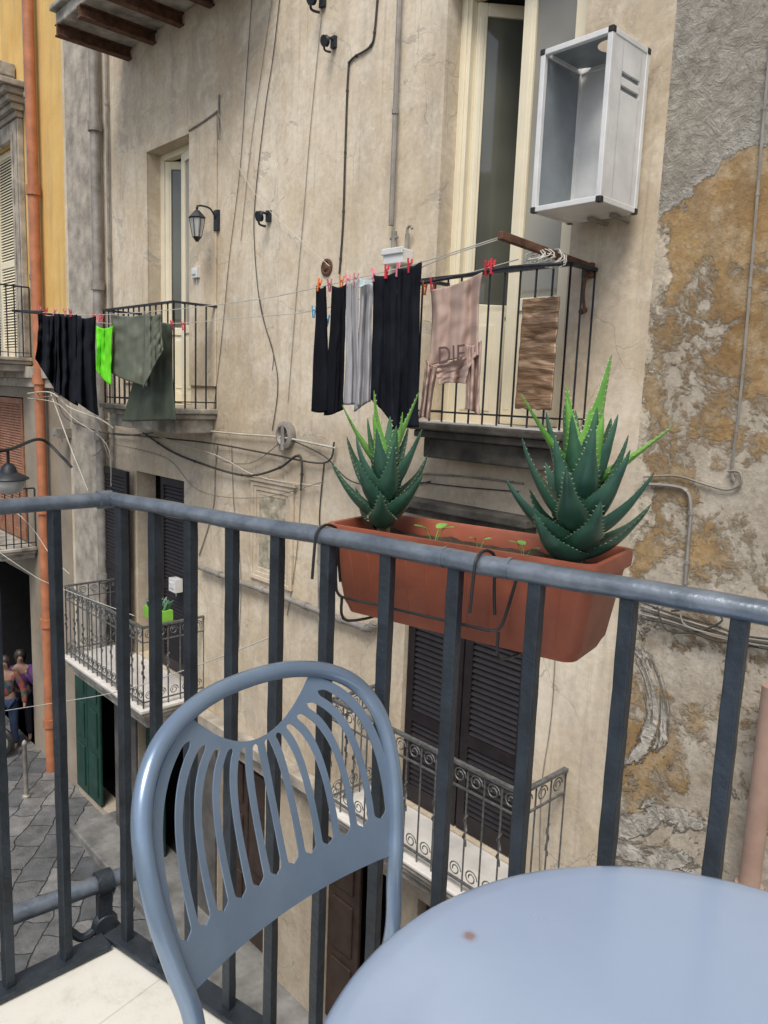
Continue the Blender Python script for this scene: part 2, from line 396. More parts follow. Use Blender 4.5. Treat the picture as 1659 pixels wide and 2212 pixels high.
m=MB(); facade(m,X_YR,X_B1R,ZG,9,YW,[D1,D2,D3,D4,G1,G2,G3,G4,G5]); m.obj('wall',mBeige,B1,origin=(0,0,0))
for o in (D1,D2): room(B1,o)
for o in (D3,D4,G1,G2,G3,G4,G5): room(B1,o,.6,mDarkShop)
B3=empty('ochre_building',(X_B1R+2.5,YW,ZG)); tag(B3,'narrow building with peeling ochre plaster and bare render','building')
m=MB(); facade(m,X_B1R,X_B1R+6,ZG,9,YW,[]); m.obj('wall',mOchre,B3)
Y1=(PW(-60,500).x,PW(40,500).x,.35,PW(20,312).z); Y2=(PW(-50,1000).x,PW(52,1000).x,-2.7,-.3); Y3=(PW(-60,1400).x,PW(66,1400).x,ZG,-3.3)
B2=empty('yellow_building',(X_YR-4,YW,ZG)); tag(B2,'yellow plastered building with grey stone window surround','building')
m=MB(); facade(m,X_YR-16,X_YR-.001,ZG,9,YW+.02,[Y1,Y2,Y3]); m.obj('wall',mYellow,B2)
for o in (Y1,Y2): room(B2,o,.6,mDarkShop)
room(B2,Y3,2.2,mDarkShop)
MB().bb(X_YR,X_B1L,YW-.10,YW-.001,-3.78,9).bb(X_YR-.02,X_B1L+.03,YW-.14,YW-.001,-3.95,-3.782).obj('pilaster',mGreyStone,B1,bevel=.02)
MB().bb(X_YR-16,X_YR-.021,YW-.10,YW+.015,.02,.2).bb(X_YR-16,X_YR-.021,YW-.05,YW+.015,-.12,.018).obj('cornice',mGreyStone,B2,bevel=.01)
m=MB(); m.bb(Y1[0]-.3,Y1[0],YW-.07,YW+.015,.35,Y1[3]+.25); m.bb(Y1[1],Y1[1]+.32,YW-.07,YW+.015,.35,Y1[3]+.25)
m.bb(Y1[1]+.03,Y1[1]+.10,YW-.09,YW-.069,.35,Y1[3]+.1); m.bb(Y1[1]+.20,Y1[1]+.28,YW-.09,YW-.069,.35,Y1[3]+.2)
m.bb(Y1[0],Y1[1],YW-.07,YW+.015,Y1[3],Y1[3]+.25)
for k in range(5): m.bb(Y1[0]-.35-.05*k,Y1[1]+.34+.06*k,YW-.10-.07*k,YW+.012,Y1[3]+.26+.09*k,Y1[3]+.345+.09*k)
m.obj('window_surround',mGreyStone,B2,bevel=.012)
# flat raised plaster surround of the far door
a,b,c,d=D2; sl=PW(268,500).x; sr=PW(470,500).x; stz=PW(440,258).z
MB().bb(sl,a,YW-.022,YW-.001,.0,stz).bb(b,sr,YW-.022,YW-.001,.0,stz).bb(a,b,YW-.022,YW-.001,d,stz).obj('door_surround',mBeige,B1,bevel=.006)

# shutters & doors
def louver(name,O,dx,w,h,mat,par,mid=.45,th=.04):
    O=V(O); dx=V(dx).normalized(); nn=dx.cross(UP).normalized(); rot=Matrix((dx,nn,UP)).transposed(); m=MB()
    def b(x0,x1,z0,z1,t=th,tilt=0):
        c=O+dx*((x0+x1)/2)+UP*((z0+z1)/2); rr=rot
        if tilt: rr=rot@Matrix.Rotation(tilt,3,'X')
        m.box(c,(x1-x0,t,z1-z0),rr)
    s=.075
    b(0,s,0,h); b(w-s,w,0,h); b(s,w-s,0,.14); b(s,w-s,h-.09,h); b(s,w-s,h*mid,h*mid+.09)
    for (z0,z1) in ((.14,h*mid),(h*mid+.09,h-.09)):
        n=max(3,int((z1-z0)/.045))
        for k in range(n):
            z=z0+(k+.5)*(z1-z0)/n; b(s,w-s,z-.022,z+.022,.008,.6)
    return m.obj(name,mat,par)
def glassdoor(name,O,dx,w,h,mat,par,panel=.8,s=.075,gl=None):
    O=V(O); dx=V(dx).normalized(); nn=dx.cross(UP).normalized(); rot=Matrix((dx,nn,UP)).transposed(); m=MB()
    def b(mm,x0,x1,z0,z1,t=.05,off=0): mm.box(O+dx*((x0+x1)/2)+UP*((z0+z1)/2)+nn*off,(x1-x0,t,z1-z0),rot)
    b(m,0,s,0,h); b(m,w-s,w,0,h); b(m,s,w-s,0,.12); b(m,s,w-s,h-.09,h); b(m,s,w-s,panel,panel+.09); b(m,s,w-s,.12,panel,.02)
    b(m,s+.04,w-s-.04,.17,panel-.05,.035)
    b(m,s*.25,s*.75,.1,h-.1,.058)
    d=m.obj(name,mat,par,bevel=.006)
    g=MB(); b(g,s,w-s,panel+.09,h-.09,.008); g.obj('glass',gl or mGlass,d)
    return d
a,b,c,d=D1; fy=YW+.18; w=b-a
fr=MB(); fr.bb(a,a+.10,fy-.03,fy+.06,c,d); fr.bb(a+.03,a+.07,fy-.045,fy-.029,c,d); fr.bb(b-.08,b,fy-.03,fy+.06,c,d); fr.bb(a+.10,b-.08,fy-.03,fy+.06,d-.07,d); fr.obj('door_frame',mCreamPaint,B1,bevel=.006)
lw=(w-.18)/2
glassdoor('door',(a+.10,fy+.03,c+.01),(math.cos(math.radians(52)),math.sin(math.radians(52)),0),lw,d-c-.09,mCreamPaint,B1)
glassdoor('door',(a+.10+lw-.03,fy,c+.01),(1,0,0),lw+.03,d-c-.09,mCreamPaint,B1,s=.105,gl=mGlassL)
MB().bb(a+.105,a+.06+lw*.98,fy-.028,fy-.012,c,c+.82).bb(a+.18,a+lw-.03,fy-.036,fy-.029,c+.1,c+.72).obj('door_panel',mCreamPaint,B1)
a,b,c,d=D2; w=b-a
fr=MB(); fr.bb(a,a+.09,fy-.03,fy+.06,c,d); fr.bb(b-.06,b,fy-.03,fy+.06,c,d); fr.bb(a+.09,b-.06,fy-.03,fy+.06,d-.07,d); fr.obj('door_frame',mCreamPaint,B1,bevel=.006)
lw=(w-.15)/2
glassdoor('door',(a+.09,fy,c+.01),(.8,.6,0),lw,d-c-.09,mCreamPaint,B1)
glassdoor('door',(a+.09+lw,fy-.01,c+.01),(1,-.12,0),lw,d-c-.09,mCreamPaint,B1,s=.10,gl=mGlassL)
a,b,c,d=D3; w=(b-a)/2
for k in range(2): louver('shutter',(a+k*w+.008,YW+.06,c+.02),(1,0,0),w-.016,d-c-.03,mShutter,B1,.42)
a,b,c,d=D4
wl=(b-a)*.52
louver('shutter',(b-wl,YW+.05,c+.02),(1,0,0),wl-.01,d-c-.03,mShutter,B1,.42)
louver('shutter',(PW(218,1200).x,YW-.06,c+.02),(1,-.04,0),a-PW(218,1200).x-.02,d-c-.03,mShutter,B1,.42)
a,b,c,d=Y1; louver('shutter',(a+.02,YW+.1,c),(1,0,0),(b-a)/2-.03,d-c-.02,mCreamDark,B2); louver('shutter',((a+b)/2,YW+.1,c),(1,0,0),(b-a)/2-.02,d-c-.02,mCreamPaint,B2)
a,b,c,d=Y2; louver('shutter',(a+.02,YW+.02,c),(1,0,0),(b-a)/2-.03,d-c-.02,mShutOr,B2); louver('shutter',((a+b)/2,YW+.02,c),(1,0,0),(b-a)/2-.02,d-c-.02,mShutOr,B2)
def panel_door(op,mat,par,n=2,y=.1):
    a,b,c,d=op; w=(b-a)/n
    for k in range(n):
        m=MB()
        x0=a+k*w+.01; x1=a+(k+1)*w-.01
        m.bb(x0,x1,YW+y,YW+y+.04,c+.01,d-.01)
        hh=(d-c)
        for (q0,q1) in ((.06,.36),(.42,.68),(.74,.95)):
            m.bb(x0+.08,x1-.08,YW+y-.02,YW+y+.002,c+hh*q0,c+hh*q1)
        m.obj('door',mat,par,bevel=.01)
panel_door((G1[0],(G1[0]*.35+G1[1]*.65),G1[2],G1[3]),mGreenD,B1,2,-.03); panel_door(G3,mBrown,B1,2); panel_door(G5,mBrown,B1,2)
panel_door((G2[0],G2[0]+(G2[1]-G2[0])*.4,G2[2],G2[3]),mGreenD,B1,1)
panel_door((G4[0],(G4[0]+G4[1])/2,G4[2],G4[3]),mBrown,B1,1)
mDado=M('dark_stone_dado',(.10,.095,.09),.6,var=.4,scale=4,bump=.4,bs=20,dist=.01)
for (x0,x1) in ((G1[1]+.01,G2[0]-.01),(G2[1]+.01,G3[0]-.01)): MB().bb(x0,x1,YW-.035,YW-.001,ZP,-4.1).obj('dado',mDado,B1,bevel=.008)
zc=-3.80
m=MB(); m.bb(G2[0]-.5,G5[1]+.5,YW-.16,YW-.001,zc,zc+.12); m.bb(G2[0]-.5,G5[1]+.5,YW-.09,YW-.001,zc-.10,zc-.002); m.obj('cornice',mGreyStone,B1,bevel=.012)
q=PW(1000,1098); MB().bb(D3[0]-.02,D3[1]+.05,YW-.2,YW-.001,q.z-.03,q.z+.03).bb(D3[0]+.02,D3[1],YW-.13,YW-.001,q.z-.09,q.z-.031).obj('window_ledge',mDarkSlab,B1,bevel=.01)

# niche frame
a=PW(545,1140).x; b=PW(636,1140).x; t=PW(590,1045).z; bt=PW(590,1262).z
m=MB()
for k in range(3):
    e=.045*k; y=YW-.030+.009*k
    m.bb(a+e,a+e+.045,y,YW-.001,bt+e,t-e); m.bb(b-e-.045,b-e,y,YW-.001,bt+e,t-e); m.bb(a+e+.045,b-e-.045,y,YW-.001,t-e-.045,t-e); m.bb(a+e+.045,b-e-.045,y,YW-.001,bt+e,bt+e+.045)
m.bb(a-.05,b+.05,YW-.045,YW-.001,t+.002,t+.04)
m.obj('niche_frame',mBeige,B1,bevel=.010)
a2,b2=a+.135,b-.135
MB().grid(lambda u,v:V((a2+(b2-a2)*u, YW-.008+.006*mnoise.noise(V((u*5,v*9,3))), bt+.135+(t-bt-.27)*v)),12,20).obj('niche_panel',M('niche_mosaic',(.30,.25,.17),.9,var=.4,scale=9,bump=.6,bs=25,dist=.01,c2=(.58,.53,.42)),B1)

# balconies on facades
def railing(m,path,z0,z1,sp,br,ornate=False,mi=0):
    path=[V(p) for p in path]
    for p,q in zip(path[:-1],path[1:]):
        m.beam(p+UP*z1,q+UP*z1,.035,.012+.01); m.beam(p+UP*(z0+.07),q+UP*(z0+.07),.02,.012)
        if ornate: m.beam(p+UP*(z1-.17),q+UP*(z1-.17),.015,.012)
        L=(q-p).length; n=max(1,round(L/sp)); dr=(q-p).normalized()
        for k in range(n+1):
            c=p+(q-p)*(k/n)
            m.tube([c+UP*z0,c+UP*z1],br,6,cap=False)
            if ornate and k<n:
                s=sp*.38
                for cz,sg in ((z1-.085,1),(z0+.14,1)):
                    cc=c+dr*(sp*.5)+UP*cz
                    pts=[cc+dr*(math.cos(th)*s*(1-.11*th/1.6)*sg)+UP*(math.sin(th)*s*(1-.11*th/1.6)) for th in [i*.55 for i in range(19)]]
                    m.tube(pts,.0055,4,cap=False)
                if k%2==0:
                    hh=(z0+z1)/2
                    pts=[c+UP*(hh-.12+i*.03)+dr*(math.cos(i*1.6)*.014)+V((0,math.sin(i*1.6)*.014,0)) for i in range(9)]
                    m.tube(pts,.007,4,cap=False)
def slabmesh(x0,x1,y0,z,th,rough=True):
    m=MB()
    m.bb(x0,x1,y0,YW-.001,z-.055,z); m.bb(x0+.03,x1-.03,y0+.03,YW-.001,z-.11,z-.057); m.bb(x0+.08,x1-.08,y0+.09,YW-.001,z-th,z-.112)
    return m
YB=4.08
bx1=PY(1217,800,YB).x; bx0=PY(905,800,YB).x-.05; zft=PY(1215,930,YB).z; zrt=PY(1215,572,YB).z
s=slabmesh(bx0,bx1+.03,YB-.04,zft-.012,.26).obj('balcony',mDarkSlab,B1,bevel=.012)
MB().bb(bx0+.02,bx1,YB-.02,YW-.002,zft-.011,zft).obj('floor_sheet',mMarble,s)
m=MB(); railing(m,[(bx0+.05,YW,0),(bx0+.05,YB,0),(bx1,YB,0),(bx1,YW,0)],zft,zrt,.13,.0075); m.obj('railing',mIron,s)
cx1=PY(376,770,3.86).x; cx0=PY(222,770,3.86).x
s=slabmesh(cx0,cx1+.04,3.80,-.24,.26).obj('balcony',mSlab,B1,bevel=.012)
m=MB(); railing(m,[(cx0+.05,YW,0),(cx0+.05,3.86,0),(cx1,3.86,0),(cx1,YW,0)],-.24,.83,.13,.009); m.obj('railing',mIron,s)
ex1=PY(1130,1705,3.86).x; ex0=PY(716,1515,3.86).x
s=slabmesh(ex0,ex1+.04,3.80,-3.46,.22).obj('balcony',mSlab,B1,bevel=.012)
MB().bb(ex0-.02,ex1+.06,3.78,YW-.002,-3.459,-3.43).obj('floor_sheet',mMarble,s,bevel=.008)
m=MB(); railing(m,[(ex0+.03,YW,0),(ex0+.03,3.84,0),(ex1,3.84,0),(ex1,YW,0)],-3.43,-2.5,.15,.007,True); m.obj('railing',mGreyIron,s)
hx1=PY(310,1357,3.62).x; hx0=PY(140,1238,3.62).x
s=slabmesh(hx0,hx1+.04,3.58,-3.56,.22).obj('balcony',mSlab,B1,bevel=.012)
MB().bb(hx0-.02,hx1+.06,3.55,YW-.002,-3.559,-3.52).obj('floor_sheet',mMarble,s,bevel=.008)
m=MB(); railing(m,[(hx0+.03,YW,0),(hx0+.03,3.61,0),(hx1,3.61,0),(hx1,YW,0)],-3.52,-2.6,.14,.008,True); m.obj('railing',mGreyIron,s)
jx0=PW(275,128).x
s=MB().bb(jx0,jx0+3.2,3.52,YW-.001,3.88,4.02).bb(jx0-.03,jx0+3.23,3.46,YW-.002,4.021,4.08).obj('balcony',mSlab,B1,bevel=.015)
for k in range(5):
    x=jx0+.08+k*.62
    m=MB(); m.bb(x-.05,x+.05,3.50,YW-.002,3.865,3.879); m.bb(x-.01,x+.01,3.50,YW-.002,3.77,3.866); m.bb(x-.05,x+.05,3.50,YW-.002,3.755,3.771); m.obj('iron_beam',mRust,s)
m=MB(); railing(m,[(jx0+.05,YW,0),(jx0+.05,3.55,0),(jx0+3.1,3.55,0)],4.08,5.05,.13,.009); m.obj('railing',mIron,s)
yx1=Y1[1]+.45
s=slabmesh(Y1[0]-.4,yx1,3.72,.34,.22).obj('balcony',mSlab,B2,bevel=.012)
m=MB(); railing(m,[(Y1[0]-.3,3.78,0),(yx1-.06,3.78,0),(yx1-.06,YW,0)],.34,1.42,.12,.010); m.obj('railing',mIron,s)
s=slabmesh(Y2[0]-.4,Y2[1]+.5,3.72,-2.72,.2).obj('balcony',mSlab,B2,bevel=.012)
m=MB(); railing(m,[(Y2[0]-.3,3.78,0),(Y2[1]+.44,3.78,0),(Y2[1]+.44,YW,0)],-2.72,-1.75,.12,.010); m.obj('railing',mIron,s)
s=MB().bb(Y1[0]-1,Y1[1]+.1,3.5,YW,4.55,4.75).obj('balcony',mSlab,B2,bevel=.02)
MB().bb(Y1[1]-.25,Y1[1]-.15,3.5,YW-.002,4.43,4.549).obj('iron_beam',mRust,s)

# ---------------------------------------------------------------- pipes and cables
def pipe(name,pts,r,mat,label,catg,sm=True,n=8,clamps=0,par=None,group=None):
    P3=cat(pts,6) if sm and len(pts)>2 else [V(p) for p in pts]
    m=MB().tube(P3,r,n)
    for k in range(clamps):
        i=(k+.5)/clamps*(len(P3)-1); j=int(i); c=P3[j].lerp(P3[min(j+1,len(P3)-1)],i-j)
        t=(P3[min(j+1,len(P3)-1)]-P3[j]).normalized()
        m.tube([c-t*r*.9,c+t*r*.9],r*1.35,n)
    o=m.obj(name,mat,par,smooth=True); 
    if par is None: tag(o,label,catg,group)
    return o
x=PW(90,500).x
pipe('drainpipe',[(x,YW-.10,ZG),(x,YW-.10,-3),(x,YW-.10,1),(x,YW-.10,8)],.075,mPipeOr,'orange painted drainpipe down the yellow facade','pipe',False,12,6)
x=PW(74,400).x
pipe('drainpipe',[(x,YW-.06,.25),(x,YW-.06,8)],.04,mPipeGrey,'thin grey drainpipe beside the orange one','pipe',False,10,3)
x=PW(224,400).x
pipe('drainpipe',[(x,YW-.10,-3.6),(x,YW-.10,8)],.065,mPipeGrey,'beige grey downpipe at the building corner','pipe',False,12,6)
x=PW(240,400).x
pipe('drainpipe',[(x,YW-.04,-1.2),(x,YW-.04,8)],.02,mPipeGrey,'slim grey pipe beside the corner downpipe','pipe',False,8,5)
a=PW(862,300); 
pipe('gas_pipe',[(a.x,YW-.05,PW(852,490).z),(a.x,YW-.05,8)],.02,mPipeGrey,'thin vertical grey gas pipe on the beige wall','pipe',False,8,4)
def cab(pl,r,mat,label,off=.012,clamps=0): return pipe('cable',[PW(x,y,off) for x,y in pl],r,mat,label,'cable',clamps=clamps,n=6,group='cables fixed to the facades')
cab([(818,-40),(810,60),(800,100),(760,128),(752,160),(746,320),(741,480),(733,592)],.009,mCableD,'dark conduit bending down the beige wall',clamps=9)
cab([(606,-20),(590,120),(572,240),(552,420),(549,520),(562,660),(592,770),(600,840),(588,930)],.004,mCableD,'thin dark cable hanging down the plaster')
cab([(545,-20),(530,200),(518,370),(495,560),(478,740),(455,940)],.003,mCableD,'thin dark cable down the plaster')
cab([(700,-20),(672,260),(655,470),(640,640),(622,870)],.003,mCableG,'thin grey cable down the plaster')
cab([(590,-20),(565,150),(540,330),(520,520)],.003,mCableG,'faint grey cable down the plaster')
cab([(475,300),(472,245),(500,330),(560,430),(640,510),(712,575)],.003,mCableW,'pale wire crossing the wall diagonally',off=.05)
cab([(408,282),(440,262),(470,240)],.010,mCableG,'short grey conduit above the far door',off=.03)
cab([(473,205),(473,300)],.010,mCableG,'short vertical grey conduit on plaster')
cab([(310,935),(370,975),(440,1003),(530,1027),(600,1012),(640,985),(652,1000),(650,1060)],.012,mCableD,'sagging black cable bundle under the far balcony',off=.05,clamps=6)
cab([(235,935),(340,945),(460,958),(580,980),(700,1000),(722,955)],.009,mCableD,'black cable along the wall below the balcony',off=.04)
cab([(440,930),(520,938),(610,945),(725,968)],.010,mCableW,'pale conduit between balconies',off=.04,clamps=4)
cab([(230,905),(300,930),(380,955),(470,985),(560,1030),(690,1050)],.005,mCableW,'loose pale wire along the wall',off=.05)
cab([(250,960),(360,990),(430,1060),(560,1075),(700,1040)],.005,mCableG,'drooping grey wire below the balconies',off=.05)
cab([(460,935),(470,990),(540,1000),(600,960),(625,930)],.006,mCableG,'looped grey wire on the stained wall',off=.04)
cab([(560,640),(572,700),(590,760),(588,800)],.003,mCableD,'fine dark wire hanging on the plaster')
cab([(628,950),(700,985),(760,1040),(860,1050),(930,1040)],.006,mCableD,'dark wire behind the aloe plants',off=.03)
cab([(700,1000),(690,1120),(700,1180)],.006,mCableD,'short dark wire below the balcony')
cab([(60,850),(110,848),(150,880),(215,905),(245,925)],.010,mCableW,'bundle of white cables at the building corner',off=.16)
cab([(70,862),(125,858),(160,900),(210,930),(235,990)],.007,mCableG,'grey cable among the corner bundle',off=.17)
cab([(110,850),(150,960),(170,1010),(190,1060)],.008,mCableW,'white cable drooping at the corner',off=.16)
cab([(130,860),(175,950),(200,985),(240,945)],.007,mCableG,'grey cable looping at the corner',off=.16)
cab([(60,860),(120,870),(160,905),(230,960),(240,1050)],.006,mCableW,'thin white cable at the corner',off=.17)
cab([(120,855),(140,900),(190,925),(260,940),(330,935)],.007,mCableD,'dark cable leaving the corner bundle',off=.15)
cab([(470,960),(465,1010),(460,1100),(430,1200)],.006,mCableG,'thin grey cable down the lower wall')
cab([(650,1060),(640,1200),(620,1330)],.004,mCableG,'fine cable beside the niche')
cab([(500,960),(505,1090),(520,1240),(515,1400)],.004,mCableG,'fine cable down the lower wall')
cab([(900,1022),(1010,1030),(1130,1045)],.008,mCableG,'grey conduit below the near balcony',clamps=4)
cab([(895,1040),(1000,1052),(1120,1062)],.005,mCableD,'dark cable below the near balcony')
cab([(1390,1030),(1460,1028),(1520,1045),(1570,1058),(1600,1045),(1597,1020),(1572,1018)],.007,mCableG,'grey cable looping on the ochre wall',off=.02,clamps=4)
cab([(1668,60),(1650,250),(1625,560),(1600,850),(1582,1000),(1585,1040)],.008,mPipeGrey,'thin conduit down the ochre wall',off=.015,clamps=8)
cab([(1388,1046),(1450,1050),(1484,1062),(1492,1100),(1486,1180),(1480,1262)],.012,mPipeGrey,'grey metal conduit bending down the ochre wall',off=.02,clamps=4)
for k in range(5):
    cab([(1385,1300+k*9),(1450,1325+k*6),(1540,1350+k*8),(1600,1372+k*5),(1700,1385+k*6)],.006,[mCableD,mCableG,mCableD,mCableG,mCableD][k],'bundled cables on the ochre wall',off=.02+.01*k)
cab([(1420,1310),(1440,1360),(1500,1365),(1560,1340),(1520,1315),(1450,1320)],.006,mCableD,'coiled black cable on the ochre wall',off=.06)
cab([(1470,1310),(1480,1350),(1560,1375),(1640,1395)],.005,mCableG,'loose grey cable on the ochre wall',off=.07)
pl=[(430,1225),(520,1258),(620,1293),(700,1325),(775,1352),(800,1360),(808,1345)]
pipe('water_pipe',[PW(x,y,.06) for x,y in pl],.028,mPipeGrey,'thick grey pipe sloping across the lower wall','pipe',False,10,6)
pipe('gas_pipe',[PW(x,y,.05) for x,y in [(690,1150),(692,1400),(700,1700)]],.02,mPipeGrey,'vertical grey pipe behind the railing','pipe',False,8,4)
cab([(1215,950),(1210,1060),(1195,1500),(1170,1700),(1165,1900)],.004,mCableG,'thin cable down beside the shuttered window')
x=PY(1644,1700,4.2).x
pipe('drainpipe',[(x,4.2,ZP),(x,4.2,PY(1660,1480,4.2).z)],.055,mPipePink,'pinkish drainpipe at the ochre wall','pipe',False,14,2)
o=MB(); c=PW(858,552,.07)
o.bb(c.x-.11,c.x+.11,YW-.12,YW-.001,c.z-.07,c.z+.04); o.bb(c.x-.12,c.x+.12,YW-.135,YW-.119,c.z+.0,c.z+.05)
gm=o.obj('gas_meter',mWhiteMetal,bevel=.008); tag(gm,'small white gas meter box with grey valves on wall','meter')
c2=PW(852,500,.05); c3=PW(880,505,.05)
MB().tube([c2,c2-UP*.16],.022,8).tube([c2-UP*.05-V((.04,0,0)),c2-UP*.05+V((.04,0,0))],.012,8).obj('valve',mPipeGrey,gm,smooth=True)
MB().tube([c3,c3-UP*.12],.018,8).tube(cat([c3,c3+UP*.04,c3+UP*.055+V((.03,0,0)),c3+UP*.03+V((.05,0,0))],5),.010,8).obj('valve',mPipeGrey,gm,smooth=True)
def fitting(name,px,py,w,h,dpt,mat,label,catg):
    c=PW(px,py); m=MB(); m.bb(c.x-w/2,c.x+w/2,YW-dpt,YW-.001,c.z-h/2,c.z+h/2); m.bb(c.x-w*.3,c.x+w*.3,YW-dpt-.012,YW-dpt+.001,c.z-h*.2,c.z+h*.25)
    m.tube([(c.x,YW-dpt*.5,c.z-h/2),(c.x+.01,YW-dpt*.5,c.z-h/2-.06)],.006,6)
    return tag(m.obj(name,mat,bevel=.005),label,catg)
fitting('junction_box',430,590,.12,.11,.06,mWhiteMetal,'small white junction box below wall lantern','box')
fitting('junction_box',150,935,.16,.14,.22,mPipeGrey,'pale grey junction box among cables at the corner','box')
fitting('junction_box',388,1262,.16,.16,.10,mWhiteMetal,'white box on the lower wall by the shutter','box')
def pulley(px,py,s,label):
    c=PW(px,py); m=MB(); m.bb(c.x-.03*s,c.x+.03*s,YW-.03,YW-.001,c.z-.04*s,c.z+.06*s)
    m.tube([(c.x,YW-.02,c.z+.03*s),(c.x,YW-.12*s,c.z+.03*s)],.012*s,6); m.lathe([(.05*s,-.015),(.035*s,0),(.05*s,.015)],(c.x,YW-.12*s,c.z-.01*s),12,axis=(0,1,.3))
    m.tube(cat([(c.x,YW-.12*s,c.z),(c.x-.03*s,YW-.1*s,c.z-.07*s),(c.x+.01,YW-.05,c.z-.09*s)],5),.01*s,6)
    tag(m.obj('pulley',mIron,smooth=True),label,'pulley')
pulley(583,470,1.0,'black iron clothesline pulley fixed to the wall'); pulley(724,95,.9,'old iron bracket with pulley on the wall'); pulley(700,5,1.1,'dark iron bracket high on the wall')
c=PW(707,578); tag(MB().lathe([(.075,0),(.075,.012),(.055,.02),(.04,.012),(.02,.03)],(c.x,YW-.001,c.z),18,axis=(0,-1,0)).obj('vent_cover',mRust,smooth=True),'round rusty vent cover on the plaster','vent')
c=PW(622,940); tag(MB().lathe([(.13,0),(.13,.05),(.09,.07),(.07,.03)],(c.x,YW-.001,c.z),18,axis=(0,-1,0)).tube([(c.x,YW-.06,c.z+.1),(c.x,YW-.06,c.z-.14)],.02,6).obj('junction_box',mPipeGrey,smooth=True),'round grey junction box on the wall','box')

# wall lantern
c=PW(413,485,.30)
L=empty('wall_lantern',c-UP*.0); tag(L,'black metal wall lantern on a curved bracket','lamp')
cz=c.z
MB().lathe([(.02,-.20),(.03,-.18),(.055,-.15),(.06,-.14)],c,6).obj('lamp_base',mIron,L)
MB().lathe([(.105,.09),(.115,.10),(.07,.15),(.03,.19),(.012,.20),(.018,.22),(.004,.26)],c,6).obj('lamp_cap',mIron,L)
m=MB()
for k in range(6):
    a=math.pi/3*k; m.tube([c+V((math.cos(a)*.057,math.sin(a)*.057,-.14)),c+V((math.cos(a)*.10,math.sin(a)*.10,.09))],.006,4)
m.obj('lamp_cage',mIron,L)
MB().lathe([(.05,-.138),(.092,.088)],c,6).obj('lamp_glass',mLampGlass,L)
MB().tube(cat([c+UP*.2,c+V((.02,.02,.25)),V((c.x+.02,YW-.12,cz+.24)),V((c.x+.02,YW-.03,cz+.12))],6),.012,8).bb(c.x-.03,c.x+.07,YW-.04,YW-.001,cz-.02,cz+.24).obj('bracket',mIron,L,smooth=True)
L.scale=(.78,.78,.78); L.location.y+=.3*(1-.78)

# street lamp on arm
p0=PW(155,1010,.1); q=PY(18,1004,3.0)
SL=empty('street_lamp',(q.x,q.y,q.z-.5)); tag(SL,'black street lantern hanging from a wall arm','lamp')
MB().tube(cat([p0,p0+V((-.1,-.1,.15)),V((p0.x-.2,p0.y-.35,q.z+.19)),V((q.x,q.y,q.z+.18)),V((q.x-.02,q.y-.3,q.z+.18))],8),.022,8).obj('arm',mIron,SL,smooth=True)
MB().tube([q+UP*.18,q],.018,8).lathe([(.035,.02),(.08,-.02),(.10,-.09),(.22,-.15),(.23,-.17),(.20,-.18)],q,20).obj('lamp_cap',mIron,SL,smooth=True)
MB().lathe([(.195,-.185),(.19,-.24),(.13,-.33),(.04,-.36)],q,20).obj('lamp_glass',mLampGlass,SL,smooth=True)

# ---------------------------------------------------------------- metal cage on the wall
fyb=3.87; byb=4.27
tl=PY(1165,112,fyb); tr=PY(1325,52,fyb); bl=PY(1150,460,fyb); br=PY(1297,432,fyb)
Xl=(tl.x+bl.x)/2; Xr=(tr.x+br.x)/2; zt=(tl.z+tr.z)/2; zb=(bl.z+br.z)/2
K=empty('metal_cabinet',((Xl+Xr)/2,(fyb+byb)/2,zb)); tag(K,'white open-fronted metal air conditioner cage on the wall','cabinet')
m=MB(); e=.032
for x in (Xl,Xr-e):
    m.bb(x,x+e,fyb,fyb+e,zb,zt); m.bb(x,x+e,byb-e,byb,zb,zt)
for z in (zb,zt-e):
    m.bb(Xl+e,Xr-e,fyb,fyb+e,z,z+e); m.bb(Xl+e,Xr-e,byb-e,byb,z,z+e); m.bb(Xl,Xl+e,fyb+e,byb-e,z,z+e); m.bb(Xr-e,Xr,fyb+e,byb-e,z,z+e)
m.obj('frame',mWhiteMetal,K,bevel=.004)
ys0,ys1=fyb+e,byb-e
m=MB(); sz=[(zt-.22,zt-.19),(zt-.29,zt-.26)]
m.bb(Xr-.02,Xr-.004,ys0,ys0+.09,zb+e,zt-e); m.bb(Xr-.02,Xr-.004,ys1-.05,ys1,zb+e,zt-e)
zz=[zb+e]+[v for s_ in reversed(sz) for v in s_]+[zt-e]
for k in range(0,len(zz),2): m.bb(Xr-.02,Xr-.004,ys0+.088,ys1-.048,zz[k],zz[k+1])
m.obj('side_panel',mWhiteMetal,K)
MB().bb(Xr-.03,Xr-.022,ys0,ys1,zt-.32,zt-.16).obj('slot_backing',mGreyMetal,K)
MB().bb(Xl+.004,Xl+.02,ys0,ys1,zb+e,zt-e).obj('inner_panel',mGreyMetal,K)
MB().bb(Xl+e,Xr-e,byb-.02,byb-.008,zb+e,zt-e).obj('back_panel',mWhiteMetal,K)
MB().bb(Xl+e,Xr-e,ys0,ys1,zb+.005,zb+.02).obj('base_panel',mWhiteMetal,K)
m=MB(); hc=V(((Xl+Xr)/2+.12,(ys0+ys1)/2,0)); n=32; ring=[];outer=[]
for k in range(n):
    a=2*math.pi*k/n; dx,dy=math.cos(a),math.sin(a); ring.append((hc.x+dx*.09,hc.y+dy*.09,zt-.01))
    tx=((Xr-e if dx>0 else Xl+e)-hc.x)/dx if abs(dx)>1e-6 else 1e9; ty=((ys1 if dy>0 else ys0)-hc.y)/dy if abs(dy)>1e-6 else 1e9; t=min(tx,ty); outer.append((hc.x+dx*t,hc.y+dy*t,zt-.01))
